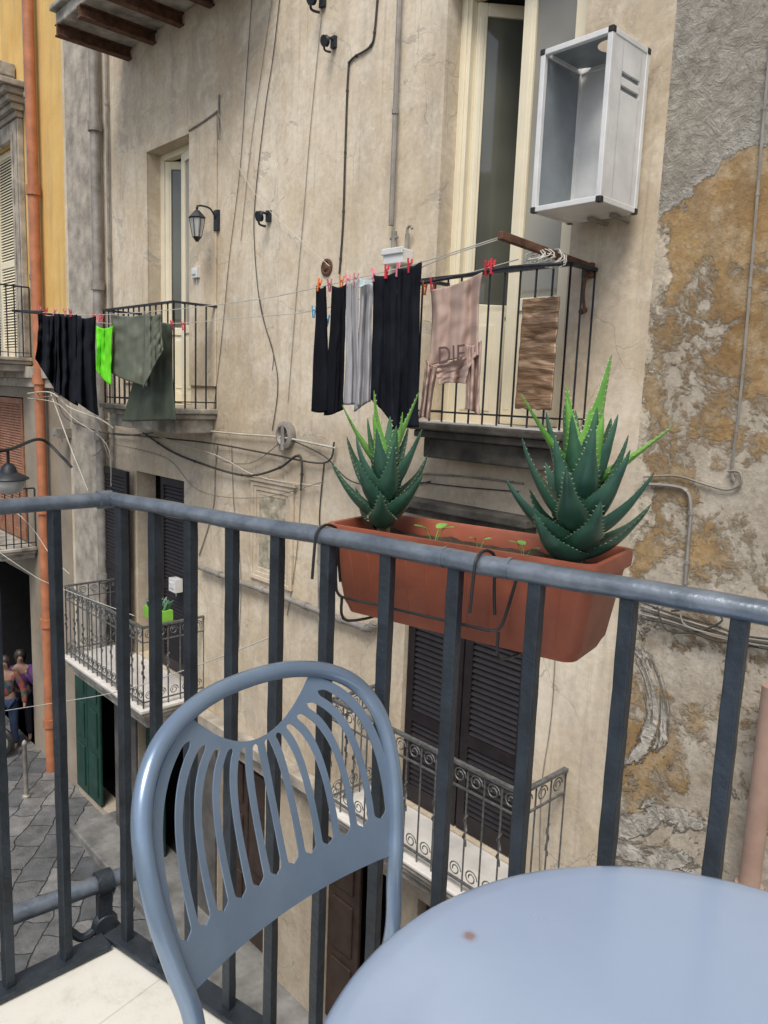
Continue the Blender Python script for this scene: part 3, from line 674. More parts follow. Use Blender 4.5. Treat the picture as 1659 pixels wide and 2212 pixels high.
m.add(ring+outer,[(k,(k+1)%n,n+(k+1)%n,n+k) for k in range(n)]); m.obj('top_panel',mGreyMetal,K)
for x,sx in ((Xl,1),(Xr,-1)):
    for y,sy_ in ((fyb,1),(byb,-1)):
        for z,sz_ in ((zb,1),(zt,-1)):
            MB().box((x+sx*.013,y+sy_*.013,z+sz_*.013),(.034,.034,.034)).obj('corner_cap',mBlackPl,K,bevel=.005)
for xx in (Xl+.22,Xr-.10):
    MB().bb(xx-.012,xx+.012,fyb+.28,YW-.001,zb-.022,zb-.003).obj('bracket',mPipeGrey,K)

# ---------------------------------------------------------------- clothesline hardware
YL=3.45; YR=3.60
arm0=PW(1275,578); arm1=PY(1080,508,YL-.04)
m=MB().beam(arm0,arm1,.035,.045); m.box(arm0+V((0,-.02,-.02)),(.07,.04,.09))
m.tube(cat([arm0+V((.0,-.03,-.04)),arm0+V((-.01,-.04,-.15)),arm0+V((.0,-.03,-.27))],5),.011,8); m.tube([arm0+V((0,-.02,-.26)),arm0+V((0,-.07,-.28))],.02,8)
A=tag(m.obj('clothesline_pole',mRust,bevel=.004),'rusty brown iron arm holding clotheslines off the wall','clothesline pole')
m=MB(); pr=arm0.lerp(arm1,.50)
for k in range(14):
    ph=random.random()*6; pts=[]
    rr=.04+random.random()*.035; off=V((random.uniform(-.02,.02),random.uniform(-.15,.15),random.uniform(-.03,.0)))
    for i in range(14):
        a=2*math.pi*i/14; pts.append(pr+off+V((math.cos(a)*rr,math.sin(a+ph*.1)*.05+.02*math.sin(3*a+ph),math.sin(a)*rr*.8-.02)))
    m.tube(pts,.0035,5,closed=True)
tag(m.obj('coiled_rope',mRope,smooth=True),'tangled coil of pale rope wound on iron arm','rope')
far=PY(40,672,YL); 
m=MB().beam((far.x,YW-.02,far.z),(far.x,YL-.08,far.z),.04,.03).beam(PY(40,672,YL),PY(92,674,YL),.03,.03)
tag(m.obj('clothesline_pole',mIron,bevel=.004),'dark iron arm at the far end of the clotheslines','clothesline pole')
def line(name,Y,pl,label,r=.0035):
    pts=cat([PY(x,y,Y) for x,y in pl],8); o=MB().tube(pts,r,5).obj(name,mRope,smooth=True); tag(o,label,'clothesline','clotheslines strung across the facade'); return pts
line('clothesline',YL,[(1080,512),(905,568),(800,594),(680,622),(560,646),(380,668),(200,680),(60,673)],'pale clothesline cord carrying dark laundry')
line('clothesline',YR,[(1120,560),(1030,585),(930,612),(800,640),(660,674),(500,688),(390,698),(250,700),(100,682)],'second pale clothesline cord nearer the wall')
line('clothesline',YL+.04,[(1080,516),(960,556),(905,580)],'short pale cord running to iron arm')
p=[PY(910,612,YR),PY(1000,595,YR),PY(1100,578,YR),PY(1215,570,YR)]
tag(MB().tube(cat(p,6),.010,8).obj('drying_rod',mIron,smooth=True),'dark metal drying rod above the near balcony','rod')
line('clothesline',3.3,[(-20,1540),(120,1518),(250,1495),(420,1440),(600,1370)],'white cord crossing in front of lower balcony',.005)
line('clothesline',3.3,[(-20,1060),(60,1130),(110,1200),(150,1240)],'white cord near the street lamp',.004)
line('clothesline',3.3,[(-20,1180),(60,1235),(110,1262),(290,1330)],'white cord near far lower balcony',.004)

# laundry
def garment(name,panels,Y,mat,label,catg,amp=.02,fold=5,seed=0,thick=.008,grp='laundry hanging on the clotheslines'):
    m=MB()
    for k,(t0,t1,b0,b1) in enumerate(panels):
        def fn(u,v,k=k,t0=t0,t1=t1,b0=b0,b1=b1):
            tx=t0[0]+(t1[0]-t0[0])*u; ty=t0[1]+(t1[1]-t0[1])*u + 6*math.sin(u*math.pi)
            bx=b0[0]+(b1[0]-b0[0])*u; by=b0[1]+(b1[1]-b0[1])*u + 5*math.sin(u*3.0+seed)
            w=v
            x=tx+(bx-tx)*w; y=ty+(by-ty)*w
            cxm=(t0[0]+t1[0])/2*(1-v)+(b0[0]+b1[0])/2*v
            x=cxm+(x-cxm)*(1-.10*math.sin(math.pi*v))
            x+=2.5*mnoise.noise(V((v*2.5,seed+k*3.1,u*.6)))*min(1,v*3)
            sway=mnoise.noise(V((v*1.1,seed+k,1)))
            ph=(u+.10*sway)*fold*math.pi+seed+k
            dy=amp*(.85*math.sin(ph)*(.35+.65*v)+.8*mnoise.noise(V((u*3.5,v*.9,seed+k*7)))+.45*mnoise.noise(V((u*8,v*1.1,seed+k)))+.30*mnoise.noise(V((u*3-v*4,v*5+u*3,seed+k+4))))
            return PY(x,y,Y+dy-.004*k)
        m.grid(fn,36,48)
    o=m.obj(name,mat,smooth=True,solid=thick,angle=180); tag(o,label,catg,grp); return o
garment('trousers',[((684,617),(703,617),(672,884),(716,893)),((718,617),(750,612),(700,893),(742,889))],YL,mBlackC,'black trousers pegged by the hems on the line','trousers',.022,2,1)
garment('trousers',[((749,606),(774,601),(744,870),(777,882)),((780,606),(806,600),(766,885),(801,872))],YL,mGreyC,'pale grey jogging trousers pegged on the line','trousers',.022,3,2)
garment('trousers',[((806,594),(858,586),(800,860),(856,930)),((860,580),(911,564),(846,935),(904,925))],YL,mBlackD,'black jeans pegged on the line','trousers',.028,3,3)
sw=garment('sweatshirt',[((932,626),(1042,588),(925,795),(1034,765)),((925,790),(1034,758),(950,835),(1005,825)),((1008,745),(1040,735),(1005,888),(1036,894)),((920,775),(945,790),(905,908),(928,902))],YR-.05,mPinkC,'dusty pink sweatshirt with dark lettering hung by hem','sweatshirt',.035,4,4)
garment('trousers',[((82,676),(128,677),(77,780),(130,850)),((118,677),(166,679),(116,850),(168,872)),((156,680),(207,683),(148,862),(212,893))],YL,mBlackD,'black trousers bunched on the far line','trousers',.06,4,5)
garment('shirt',[((208,704),(244,704),(207,800),(240,830))],YL,mNeon,'neon green shirt on the far line','shirt',.03,2,6)
garment('tarpaulin',[((241,679),(326,676),(237,800),(318,838))],YL+.02,mOliveC,'olive green cloth draped over the line','cloth',.04,2,7)
garment('tarpaulin',[((318,676),(372,700),(264,905),(380,914))],YL+.12,mOliveD,'long dark olive cloth hanging on the line','cloth',.04,2,8)
garment('tarpaulin',[((312,676),(350,676),(308,838),(352,760))],YL-.03,mOliveC,'short fold of olive cloth on the line','cloth',.03,2,9)
garment('cloth_strip',[((775,600),(806,598),(776,620),(804,620))],YL-.05,M('pale_blue_label',(.5,.6,.62),.8),'small pale blue cloth over the line','cloth',.004,2,9)
tc=bpy.data.curves.new('lettering','FONT'); tc.body='DIE'; tc.size=.15; tc.extrude=.0005
to=bpy.data.objects.new('tmp',tc); col.objects.link(to); bpy.context.view_layer.update()
me=bpy.data.meshes.new_from_object(to); bpy.data.objects.remove(to)
lt=bpy.data.objects.new('lettering',me); col.objects.link(lt); me.materials.append(M('lettering_print',(.14,.085,.085),.8))
lt.parent=sw; p=PY(945,787,YR-.115); lt.location=p-ORG[sw.name]; lt.rotation_euler=(math.radians(90),math.radians(-4),0)

# clothespins
def pinmesh(mat):
    m=MB(); m.box((0,-.008,-.01),(.012,.006,.075),Matrix.Rotation(.12,3,'X')); m.box((0,.008,-.01),(.012,.006,.075),Matrix.Rotation(-.12,3,'X')); m.tube([(-.009,0,0),(.009,0,0)],.006,8)
    return m.obj('clothespin',mat,origin=(0,0,0),bevel=.002)
pm={'r':pinmesh(M('red_plastic',(.6,.03,.05),.4)),'o':pinmesh(M('orange_plastic',(.75,.16,.03),.4)),'p':pinmesh(M('pink_plastic',(.75,.25,.32),.4)),'b':pinmesh(M('blue_plastic',(.05,.35,.6),.4))}
pins=[('o',690,612,YL),('p',712,612,YL),('o',738,606,YL),('p',752,602,YL),('p',768,600,YL),('p',806,590,YL),('r',835,583,YL),('p',860,578,YL),('r',885,570,YL),('o',918,618,YR),('r',934,612,YR),('r',1052,575,YR),('r',1064,572,YR),('p',86,668,YL),('r',100,670,YL),('p',118,672,YL),('p',140,672,YL),('r',152,674,YL),('r',203,682,YL),('p',211,684,YL),('r',220,685,YL),('r',372,700,YR),('r',395,700,YR),('b',678,670,YR),('b',707,690,YR)]
names={'r':'red','o':'orange','p':'pink','b':'blue'}; used=set()
for k,x,y,Y in pins:
    src=pm[k]
    if k in used: o=src.copy(); col.objects.link(o)
    else: o=src; used.add(k)
    o.location=PY(x,y,Y); o.rotation_euler=(random.uniform(-.15,.15),random.uniform(-.3,.3),random.uniform(-.5,.5)); o.scale=(1.2,1.2,1.2)
    tag(o,names[k]+' plastic clothespin clipped on the clothesline','clothespin','clothespins on the clotheslines')
fp=MB(); Yf=YB-.02
fp.grid(lambda u,v: PY((1131+(1209-1131)*u)+( (1113-1131)+((1191-1209)-(1113-1131))*u)*v+2*mnoise.noise(V((u,v*9,2))),(646+(640-646)*u)+(236+(246-236)*u)*v+3*mnoise.noise(V((u*7,v*2,5))),Yf-.012+.014*mnoise.noise(V((u*2.0+v*2,v*11,1)))+.006*mnoise.noise(V((u*4-v*3,v*26,4)))),24,90)
tag(fp.obj('wrapped_panel',mFoil,smooth=True,solid=.01,angle=180),'panel wrapped in wrinkled brown plastic tied to balcony railing','panel')
c=PW(412,1308); m=MB().bb(c.x-.18,c.x+.18,YW-.5,YW-.32,c.z-.08,c.z+.04)
for k in range(30):
    a=V((c.x+random.uniform(-.16,.16),YW-.41+random.uniform(-.06,.06),c.z+.03)); t=a+V((random.uniform(-.1,.1),random.uniform(-.08,.08),random.uniform(.05,.14))); m.tube([a,(a+t)/2+UP*.02,t],[.012,.02,.002],4,mi=1)
tag(m.obj('flower_box',[M('lime_plastic',(.22,.5,.06),.5),mLeafM]),'lime green flower box with herbs on far balcony','flower box')

# ---------------------------------------------------------------- own balcony
ZR=-.25; ZB=-1.31
c0=PZ(240,1078,ZR); c1=PZ(1640,1322,ZR); A_=(c1-c0).normalized(); B_=V((-A_.y,A_.x,0))
if B_.y<0: B_=-B_
S_=(PZ(0,1095,ZR)-c0).normalized()
def Q(a,b,z): return V((c0.x,c0.y,0))+A_*a+B_*b+UP*z
def PB(x,y,b):
    d=ray(x,y); k=(c0.dot(B_)+b)/d.dot(B_); return d*k
def av(p): return (p-c0).dot(A_)
# baluster spacing measured along the handrail (slightly uneven, hand-set bars)
bxs=[262,334,412,502,600,710,838,985,1160,1360,1600]
bas=[av(PB(x,1078+.1743*(x-240)+20,0)) for x in bxs]
aN=bas[-1]; sp=(bas[-1]-bas[0])/10; bas+=[bas[-1]+sp*(k+1) for k in range(3)]
RL=empty('balcony_railing',Q(aN/2,0,ZB)); tag(RL,'slate blue iron railing with square balusters round the balcony','railing')
m=MB()
corner=[c0+S_*1.2,c0+S_*.6,c0+S_*.05,c0,c0+A_*.05]+[c0+A_*(k*.05)+UP*(.0012*math.sin(k*.6)+.0005*math.sin(k*2.3)) for k in range(2,46)]
m.tube(corner,[.0175]*5+[.0175*(1+.02*math.sin(k*1.9)) for k in range(2,46)],14,sy=.9)
m.tube([c0+S_*.03-UP*.0,c0+A_*.0],.0195,14)
for px in (700,960,1100): 
    q=av(PZ(px,1078+.1743*(px-240),ZR)); m.tube([c0+A_*(q-.003),c0+A_*(q+.003)],.0185,14,sy=.9)
m.obj('handrail',mRail,RL,smooth=True)
m=MB().beam(Q(-.02,0,ZB+.012),Q(2.3,0,ZB+.012),.055,.012).beam(V((c0.x,c0.y,ZB+.0105))+S_*.0285,V((c0.x,c0.y,ZB+.0105))+S_*1.3,.055,.012)
m.obj('bottom_rail',mBal,RL,bevel=.003)
bal=None
poss=[Q(t,0,0) for t in bas]+[V((c0.x,c0.y,0))+S_*(sp*(k+1)) for k in range(7)]
rotA=Matrix((A_,B_,UP)).transposed()
for i,p in enumerate(poss):
    if bal is None:
        m=MB(); 
        nseg=24; hw=.0105; vs=[];fs=[]
        for j in range(nseg+1):
            z=ZB+.018+(ZR-.012-ZB-.018)*j/nseg
            for (sx,sy) in ((-1,-1),(1,-1),(1,1),(-1,1)):
                w=hw*(1+.10*mnoise.noise(V((z*14,sx,sy)))); vs.append(rotA@V((sx*w,sy*w,0))+UP*z)
        for j in range(nseg):
            for k in range(4): fs.append((j*4+k,j*4+(k+1)%4,(j+1)*4+(k+1)%4,(j+1)*4+k))
        m.add(vs,fs)
        bal=m.obj('baluster',mBal,RL,bevel=.002); me=bal.data
        off=ORG[RL.name]
        for v in me.vertices: v.co=v.co+V((off.x,off.y,0))
        bal.location=V((p.x-off.x,p.y-off.y,0))
    else:
        o=bal.copy(); col.objects.link(o); o.parent=RL; off=ORG[RL.name]; o.location=V((p.x-off.x,p.y-off.y,0))
        o.rotation_euler=(0,0,random.uniform(-.12,.12)+math.pi/2*random.randint(0,3))
m=MB(); pts=[Q(0,0,0)-B_*.0,Q(2.6,0,0),Q(2.6,-1.35,0),Q(0,0,0)+S_*1.4]
def poly(z): return [V((p.x,p.y,z)) for p in pts]
m.add(poly(ZB-.002)+poly(ZB-.16),[(0,1,2,3),(7,6,5,4),(0,4,5,1),(1,5,6,2),(2,6,7,3),(3,7,4,0)])
tm=NT('pale_stone_tile'); br=tm.t.nodes.new('ShaderNodeTexBrick'); br.offset=0; tm.set(br.inputs['Vector'],tm.map((1,1,1),rot=(0,0,math.radians(-12)),loc=(.05,.12,0)))
br.inputs['Scale'].default_value=1; br.inputs['Brick Width'].default_value=.40; br.inputs['Row Height'].default_value=.40; br.inputs['Mortar Size'].default_value=.0022
br.inputs['Color1'].default_value=(.70,.69,.64,1); br.inputs['Color2'].default_value=(.67,.66,.61,1); br.inputs['Mortar'].default_value=(.42,.40,.35,1)
cc=tm.mix(.5,br.outputs['Color'],tm.ramp(tm.noise(7,10,.8),[(.30,(.34,.32,.26)),(.46,(.66,.65,.59)),(.7,(.76,.75,.70))])); tm.bump(tm.noise(30,4),.15,.003); tm.fin(cc,.35)
tag(m.obj('balcony_floor',tm.m),'pale stone tiled balcony floor slab with dark metal edge','floor')
MB_=MB(); w0=Q(-6,-1.2,ZG); w1=Q(6,-1.2,ZG); dn=B_*.3  # unseen lower facade, added to darken the street
MB_.add([w0,w1,w1-dn,w0-dn]+[V((p.x,p.y,ZB-.165)) for p in (w0,w1,w1-dn,w0-dn)],[(0,1,5,4),(1,2,6,5),(2,3,7,6),(3,0,4,7),(4,5,6,7)])
tag(MB_.obj('unseen_own_building',mBeige),'unseen beige facade added below the tiled balcony to darken the street','building')
p=PZ(-40,2002,-1.62); q=PZ(283,1884,-1.62); 
AW=empty('awning_bar',p); tag(AW,'blue grey awning bar with cast bracket below balcony','awning bar')
MB().tube([p,q],.028,14).tube([q-(q-p).normalized()*.01,q+(q-p).normalized()*.015],.031,14).obj('bar',mRail,AW,smooth=True)
k=p.lerp(q,.80); d=(q-p).normalized(); m=MB()
m.tube([k-d*.025,k+d*.025],.04,14); m.beam(k,k-UP*.14,.03,.045,up=d); m.lathe([(.035,-.02),(.045,0),(.035,.02)],k-UP*.15,14,axis=d.cross(UP)); m.tube(cat([k-UP*.14,k-UP*.17-d*.07,k-UP*.12-d*.12,k-UP*.16-d*.13],6),.014,8); m.box(k-UP*.20+d*.02,(.09,.07,.05))
m.tube([k-UP*.2,k-UP*.21-B_*.35],.02,8)
m.obj('bracket',mBal,AW,smooth=True,bevel=.003)

# ---------------------------------------------------------------- planter
pl_=PB(698,1140,.055); pr_=PB(1290,1213,.055); aL=av(pl_); aR=av(pr_); zT=(PB(722,1143,.055).z+pr_.z)/2; PH=.165; PWd=.19
bN=.055; aC=(aL+aR)/2; bC=bN+PWd/2; Lh=(aR-aL)/2; Wh=PWd/2
def rr(hx,hy,r,z,n=6):
    out=[]
    for (sx,sy,st) in ((1,1,0),(-1,1,90),(-1,-1,180),(1,-1,270)):
        for k in range(n+1):
            a=math.radians(st+90*k/n); out.append(Q(aC+sx*(hx-r)+math.cos(a)*r,bC+sy*(hy-r)+math.sin(a)*r,z))
    return out
prof=[(.86,.70,-PH),(.88,.73,-PH+.012),(.90,.76,-PH+.02),(.965,.92,-.035),(.97,.93,-.03),(1.0,1.0,-.026),(1.005,1.01,-.012),(1.0,1.0,0),(.965,.93,0),(.955,.90,-.006),(.94,.88,-.045)]
m=MB(); vs=[];nl=None
for (fx,fy,z) in prof:
    lp=rr(Lh*fx,Wh*fy,.022,zT+z); nl=len(lp); vs+=lp
fs=[]
for i in range(len(prof)-1):
    for k in range(nl):
        fs.append((i*nl+k,i*nl+(k+1)%nl,(i+1)*nl+(k+1)%nl,(i+1)*nl+k))
fs.append(tuple(range(nl))[::-1]); m.add(vs,fs)
for k in range(1,12):
    t=k/12
    for sgn in (-1,1):
        pt=Q(aC+(2*t-1)*Lh*.95,bC+sgn*(Wh*.915),zT-.036); pb=Q(aC+(2*t-1)*Lh*.90,bC+sgn*(Wh*.765),zT-PH+.022)
        m.tube([pb,pt],.0016,6)
PL=m.obj('planter',mTerra,smooth=True,angle=35); tag(PL,'terracotta coloured plastic trough planter hung on the railing','planter')
sm=MB(); sm.grid(lambda u,v:Q(aC+(2*u-1)*Lh*.93,bC+(2*v-1)*Wh*.86,zT-.03+.008*mnoise.noise(V((u*14,v*5,0)))),50,16); sm.obj('soil',mSoil,PL,smooth=True,angle=180)
Hd=MB()
def hook(px):
    a=av(PB(px,1150,0)); 
    pts=[Q(a-.002,-.027,ZR-.072),Q(a,-.024,ZR-.01),Q(a,-.019,ZR+.010),Q(a+.001,0,ZR+.0195),Q(a+.004,.019,ZR+.016),Q(a+.006,.030,ZR+.003),Q(a+.006,.036,ZR-.05),Q(a+.006,.043,zT-PH*.6)]
    Hd.tube(cat(pts,5),.0026,8); return a
ah1=hook(700); ah2=hook(1045)
a1=av(PB(752,1270,.045)); a2=av(PB(1068,1355,.045))
zl=(PB(755,1285,.04).z+PB(1055,1362,.04).z)/2
for (aa,sg) in ((a1,-1),(a2,1)):
    pts=[Q(aa,.030,zl),Q(aa+sg*.012,.032,zl+.004),Q(aa+sg*.02,.035,zl+.02),Q(aa+sg*.03,.046,zT-.045),Q(aa+sg*.03,.05,zT-.03)]
    Hd.tube(cat(pts,5),.0026,8)
Hd.tube([Q(a1,.030,zl),Q(a2,.030,zl)],.0026,8)
for aa in (ah1+.02,ah2+.02): Hd.tube(cat([Q(aa,.030,zl),Q(aa,.05,zT-PH-.006),Q(aa,bC+Wh*.7,zT-PH-.006),Q(aa,bC+Wh+.01,zT-.05)],5),.0026,8)
tag(Hd.obj('planter_holder',mBlackPl,smooth=True),'black wire bracket hooking the planter on the handrail','bracket')

# ---------------------------------------------------------------- aloes
def leaf(mb,sb,base,az,e0,e1,L,w0,mi):
    n=16; pos=V(base); ring=10; vs=[]; fs=[]; cl=[]
    twist=random.uniform(-.2,.2)
    for i in range(n+1):
        t=i/n; e=e0+(e1-e0)*t; az2=az+twist*t
        T=V((math.cos(az2)*math.cos(e),math.sin(az2)*math.cos(e),math.sin(e))); S=V((-math.sin(az2),math.cos(az2),0)); N=V((-math.cos(az2)*math.sin(e),-math.sin(az2)*math.sin(e),math.cos(e)))
        w=w0*((1-t)**.66)*(.74+.36*math.sin(math.pi*min(1,t*1.3+.10))) if t<1 else .0004
        th=w*.22+.001
        cl.append((pos.copy(),T,S,N,w))
        for k in range(ring):
            a=2*math.pi*k/ring; c=math.cos(a); s=math.sin(a)
            vs.append(pos+S*(c*w/2)+N*(s*th*(.20 if s>0 else 1)+c*c*w*.15))
        pos=pos+T*(L/n)
    for i in range(n):
        for k in range(ring): l=(k+1)%ring; fs.append((i*ring+k,i*ring+l,(i+1)*ring+l,(i+1)*ring+k))
    mb.add(vs,fs,mi)
    ns=int(L/.0095)
    for j in range(1,ns):
        f=j/ns*n; i=int(f); fr=f-i
        if i>=n: break
        p,T,S,N,w=cl[i]; p2,_,_,_,w2=cl[i+1]; pp=p.lerp(p2,fr); ww=w+(w2-w)*fr
        for sg in (-1,1):
            b=pp+S*(sg*ww*.49)+N*(ww*.14); ln=.0040+.0008*random.random(); tip=b+(S*sg*.9+T*.45)*ln
            sb.add([b+T*.0014,b-T*.0014,b+N*.0012,tip],[(0,1,3),(1,2,3),(2,0,3),(0,2,1)])
def aloe(base,N,stem,Lm,wm,seed,label,extra=()):
    random.seed(seed); E=empty('aloe_plant',base); tag(E,label,'plant'); base=V(base)
    mb=MB(); sb=MB()
    for i in range(N):
        t=i/(N-1); az=i*2.39996+seed; e0=math.radians(12+60*t**.85+random.uniform(-6,6)); e1=math.radians(min(88,60+28*t+random.uniform(-8,8)))
        L=Lm*(.80+.28*math.sin(math.pi*min(1,t*.9+.15)))*random.uniform(.88,1.08)
        mi=0 if t<.74 else (1 if t<.94 else 2)
        leaf(mb,sb,base+UP*(.022+stem*t)+V((math.cos(az),math.sin(az),0))*.006,az,e0,e1,L,wm*random.uniform(.9,1.1)*(1-.25*t),mi)
    for (az,e0,e1,L,w,dz) in extra: leaf(mb,sb,base+UP*(.02+stem*dz),az,math.radians(e0),math.radians(e1),L,w,2)
    mb.obj('leaves',[mLeafD,mLeafM,mLeafB],E,smooth=True,angle=75); sb.obj('spines',mSpine,E)
    pts=[base-UP*.03,base+UP*.02,base+UP*(.02+stem*.5),base+UP*(.02+stem)]
    MB().tube(cat(pts,5),.013,10).obj('stem',mStem,E,smooth=True)
azR=math.atan2(RT.y,RT.x)
aA=av(PB(828,1140,bC)); aB=av(PB(1250,1190,bC))
aloe(Q(aA,bC,zT-.03),21,.112,.128,.054,3,'spiky green aloe growing in the terracotta planter',extra=[(azR+math.pi*.93,46,64,.150,.030,.92),(azR+math.pi*.1,66,70,.155,.030,1.0),(azR+math.pi*.8,70,86,.145,.032,1.0)])
aloe(Q(aB-.005,bC,zT-.03),27,.135,.144,.064,11,'larger spiky aloe with bright green inner leaves',extra=[(azR,34,42,.175,.036,.80),(azR+math.pi*1.0,48,58,.17,.038,.9),(azR+.3,76,82,.19,.050,1.0),(azR-1.3,60,86,.15,.058,.66),(azR+2.2,66,80,.15,.044,.95)])
random.seed(5)
def seedling(px,py,n,s,label):
    q=PB(px,py,bC-.02); b=Q(av(q),bC-.02,zT-.03); m=MB()
    for k in range(n):
        az=k*2.4+px; tip=b+V((math.cos(az)*s,math.sin(az)*s,.02+s*.9*random.uniform(.5,1.2))); m.tube([b,(b+tip)/2+UP*.005,tip],.0008,5)
        S=V((-math.sin(az),math.cos(az),0)); T=V((math.cos(az),math.sin(az),.25)); r=s*.70
        m.add([tip]+[tip+T*(r*math.cos(a)+r*.6)+S*(r*.8*math.sin(a))+UP*(.15*r*math.sin(a)**2) for a in [2*math.pi*j/10 for j in range(10)]],[(0,j+1,(j+1)%10+1) for j in range(10)])
    tag(m.obj('seedling',mLeafB,smooth=True),label,'plant','small seedlings in the planter')
seedling(938,1150,3,.018,'small round-leaved green seedling in planter soil'); seedling(1035,1172,2,.010,'tiny pale green seedling in planter soil'); seedling(1135,1175,3,.013,'small yellow-green seedling in planter soil')

# ---------------------------------------------------------------- chair
w_=V((.629,.777)); n_=V((-.777,.629)); B0=V((-.078,.99))
def CH(s,n,z):
    q=B0+w_*s+n_*n; return LD(q.x,q.y,z)
def nz(z):
    t=z+.79
    if t<=0: return .26*(-t)**1.25 if z<-.9 else .0
    return .345*t*t/(t+.05)
prof=[(-1.31,.20),(-1.08,.197),(-.90,.195),(-.78,.199),(-.70,.217),(-.62,.231),(-.54,.229),(-.485,.204),(-.450,.157),(-.430,.084),(-.425,0)]
BUL=.036
def bul(s): return BUL*(1-(s/.23)**2)
def tp(s,z): return CH(s,nz(z)+(bul(s) if z>-.8 else bul(.198)),z)
left=[tp(-s,z) for z,s in prof]; right=[tp(s,z) for z,s in prof[:-1]][::-1]
C=empty('metal_chair',CH(0,-.15,ZB)); tag(C,'blue grey metal bistro chair with slotted shell backrest','chair')
loop=cat(left+right,10)
MB().tube(loop,.0130,16).obj('frame',mChair,C,smooth=True)
NS=12
def SM(u,v):
    k=1-u*u
    P0=(.207,-.745); P1=(.229,-.625-.012*k); P2=(.242,-.488-.050*k); P3=(.112,-.446-.062*k)
    b=((1-v)**3,3*v*(1-v)**2,3*v*v*(1-v),v**3)
    s=sum(c*p[0] for c,p in zip(b,(P0,P1,P2,P3))); z=sum(c*p[1] for c,p in zip(b,(P0,P1,P2,P3)))
    return u*s,z
NV=90; vs=[];fs=[]
cols=[(-1+2*(i+.5)/NS)*.955 for i in range(NS)]
hwid=.0465
v0,v1=.175,.94
def slotw(v,c):
    vlo=v0; vhi=v1-.03*c*c; cap=.026
    if v<=vlo or v>=vhi: return 0
    f=(v-vlo)/(vhi-vlo)
    w=hwid*(1.10+.18*math.sin(math.pi*min(1,f*1.1))-.32*f)
    if v<vlo+cap: w*=math.sqrt(max(0,1-((vlo+cap-v)/cap)**2))
    if v>vhi-cap*1.5: w*=math.sqrt(max(0,1-((v-vhi+cap*1.5)/(cap*1.5))**2))
    return w
vlist=sorted(set([j/NV for j in range(NV+1)]+[v0+.002,v0+.006,v0+.015,v1-.002,v1-.006]))
xsn=[]
for v in vlist:
    xs=[-1.0]
    for c in cols:
        w=slotw(v,c); xs+= [c-w,c+w]
    xs.append(1.0); row=[]
    for k in range(0,len(xs),2):
        a,b=xs[k],xs[k+1]; row+= [a,(a+b)/2,b]
    xsn.append(row)
nc=len(xsn[0]); m=MB(); 
for v,row in zip(vlist,xsn):
    for u in row:
        s,z=SM(u,v)
        vs.append(CH(s,nz(z)+bul(s),z))
for j in range(len(vlist)-1):
    for k in range(0,nc,3):
        for q in (0,1):
            i=k+q; fs.append((j*nc+i,j*nc+i+1,(j+1)*nc+i+1,(j+1)*nc+i))
m.add(vs,fs); m.obj('backrest',mChair,C,smooth=True,solid=.0020,weld=.00005,esplit=35)
ringp=[CH(.185*math.cos(a),-.22+.185*math.sin(a),-.925) for a in [2*math.pi*k/40 for k in range(40)]]
MB().tube(ringp,.011,10,closed=True).obj('seat_ring',mChair,C,smooth=True)
MB().lathe([(.001,-.004),(.10,-.003),(.15,.0),(.178,.004),(.18,.0),(.178,-.008),(.001,-.010)],CH(0,-.22,-.917),40).obj('seat',mChair,C,smooth=True)
for sg in (-1,1):
    MB().tube(cat([CH(sg*.14,-.34,-.927),CH(sg*.16,-.37,-1.0),CH(sg*.19,-.41,-1.31)],6),.0115,12).obj('leg',mChair,C,smooth=True)
    MB().tube([CH(sg*.195,bul(.2),-.925),CH(sg*.165,-.13,-.925)],.010,10).obj('seat_support',mChair,C,smooth=True)
# ---------------------------------------------------------------- table
tcn=LD(.311,.513,0); ZT=-.562
T=empty('round_table',(tcn.x,tcn.y,ZB)); tag(T,'round blue grey enamelled metal bistro table','table')
MB().lathe([(.0005,-.0005),(.12,0),(.25,.0004),(.335,.0),(.350,-.0008),(.359,-.004),(.3655,-.010),(.3665,-.018),(.364,-.026),(.358,-.028),(.356,-.02),(.345,-.008),(.0005,-.008)],(tcn.x,tcn.y,ZT),160).obj('table_top',table_mat(),T,smooth=True,angle=60)
MB().tube([(tcn.x,tcn.y,ZT-.009),(tcn.x,tcn.y,ZB+.05)],.03,16).lathe([(.03,.12),(.05,.05),(.19,.02),(.2,0)],(tcn.x,tcn.y,ZB),32).obj('leg',mChair,T,smooth=True)

# ---------------------------------------------------------------- street life
def skinmesh(name,verts,edges,mat,par,sub=2):
    o=ORG[par.name]; me=bpy.data.meshes.new('t'); me.from_pydata([V(v[0]) for v in verts],edges,[]); ob=bpy.data.objects.new('t',me); col.objects.link(ob)
    md=ob.modifiers.new('s','SKIN'); 
    for i,v in enumerate(verts): me.skin_vertices[0].data[i].radius=(v[1],v[1] if len(v)<3 else v[2])
    me.skin_vertices[0].data[0].use_root=True
    s=ob.modifiers.new('u','SUBSURF'); s.levels=sub
    bpy.context.view_layer.update(); dg=bpy.context.evaluated_depsgraph_get()
    m2=bpy.data.meshes.new_from_object(ob.evaluated_get(dg)); bpy.data.objects.remove(ob)
    m2.materials.clear(); m2.materials.append(mat)
    for p in m2.polygons: p.use_smooth=True; p.material_index=0
    r=bpy.data.objects.new(name,m2); col.objects.link(r); r.parent=par; ORG[r.name]=o; return r
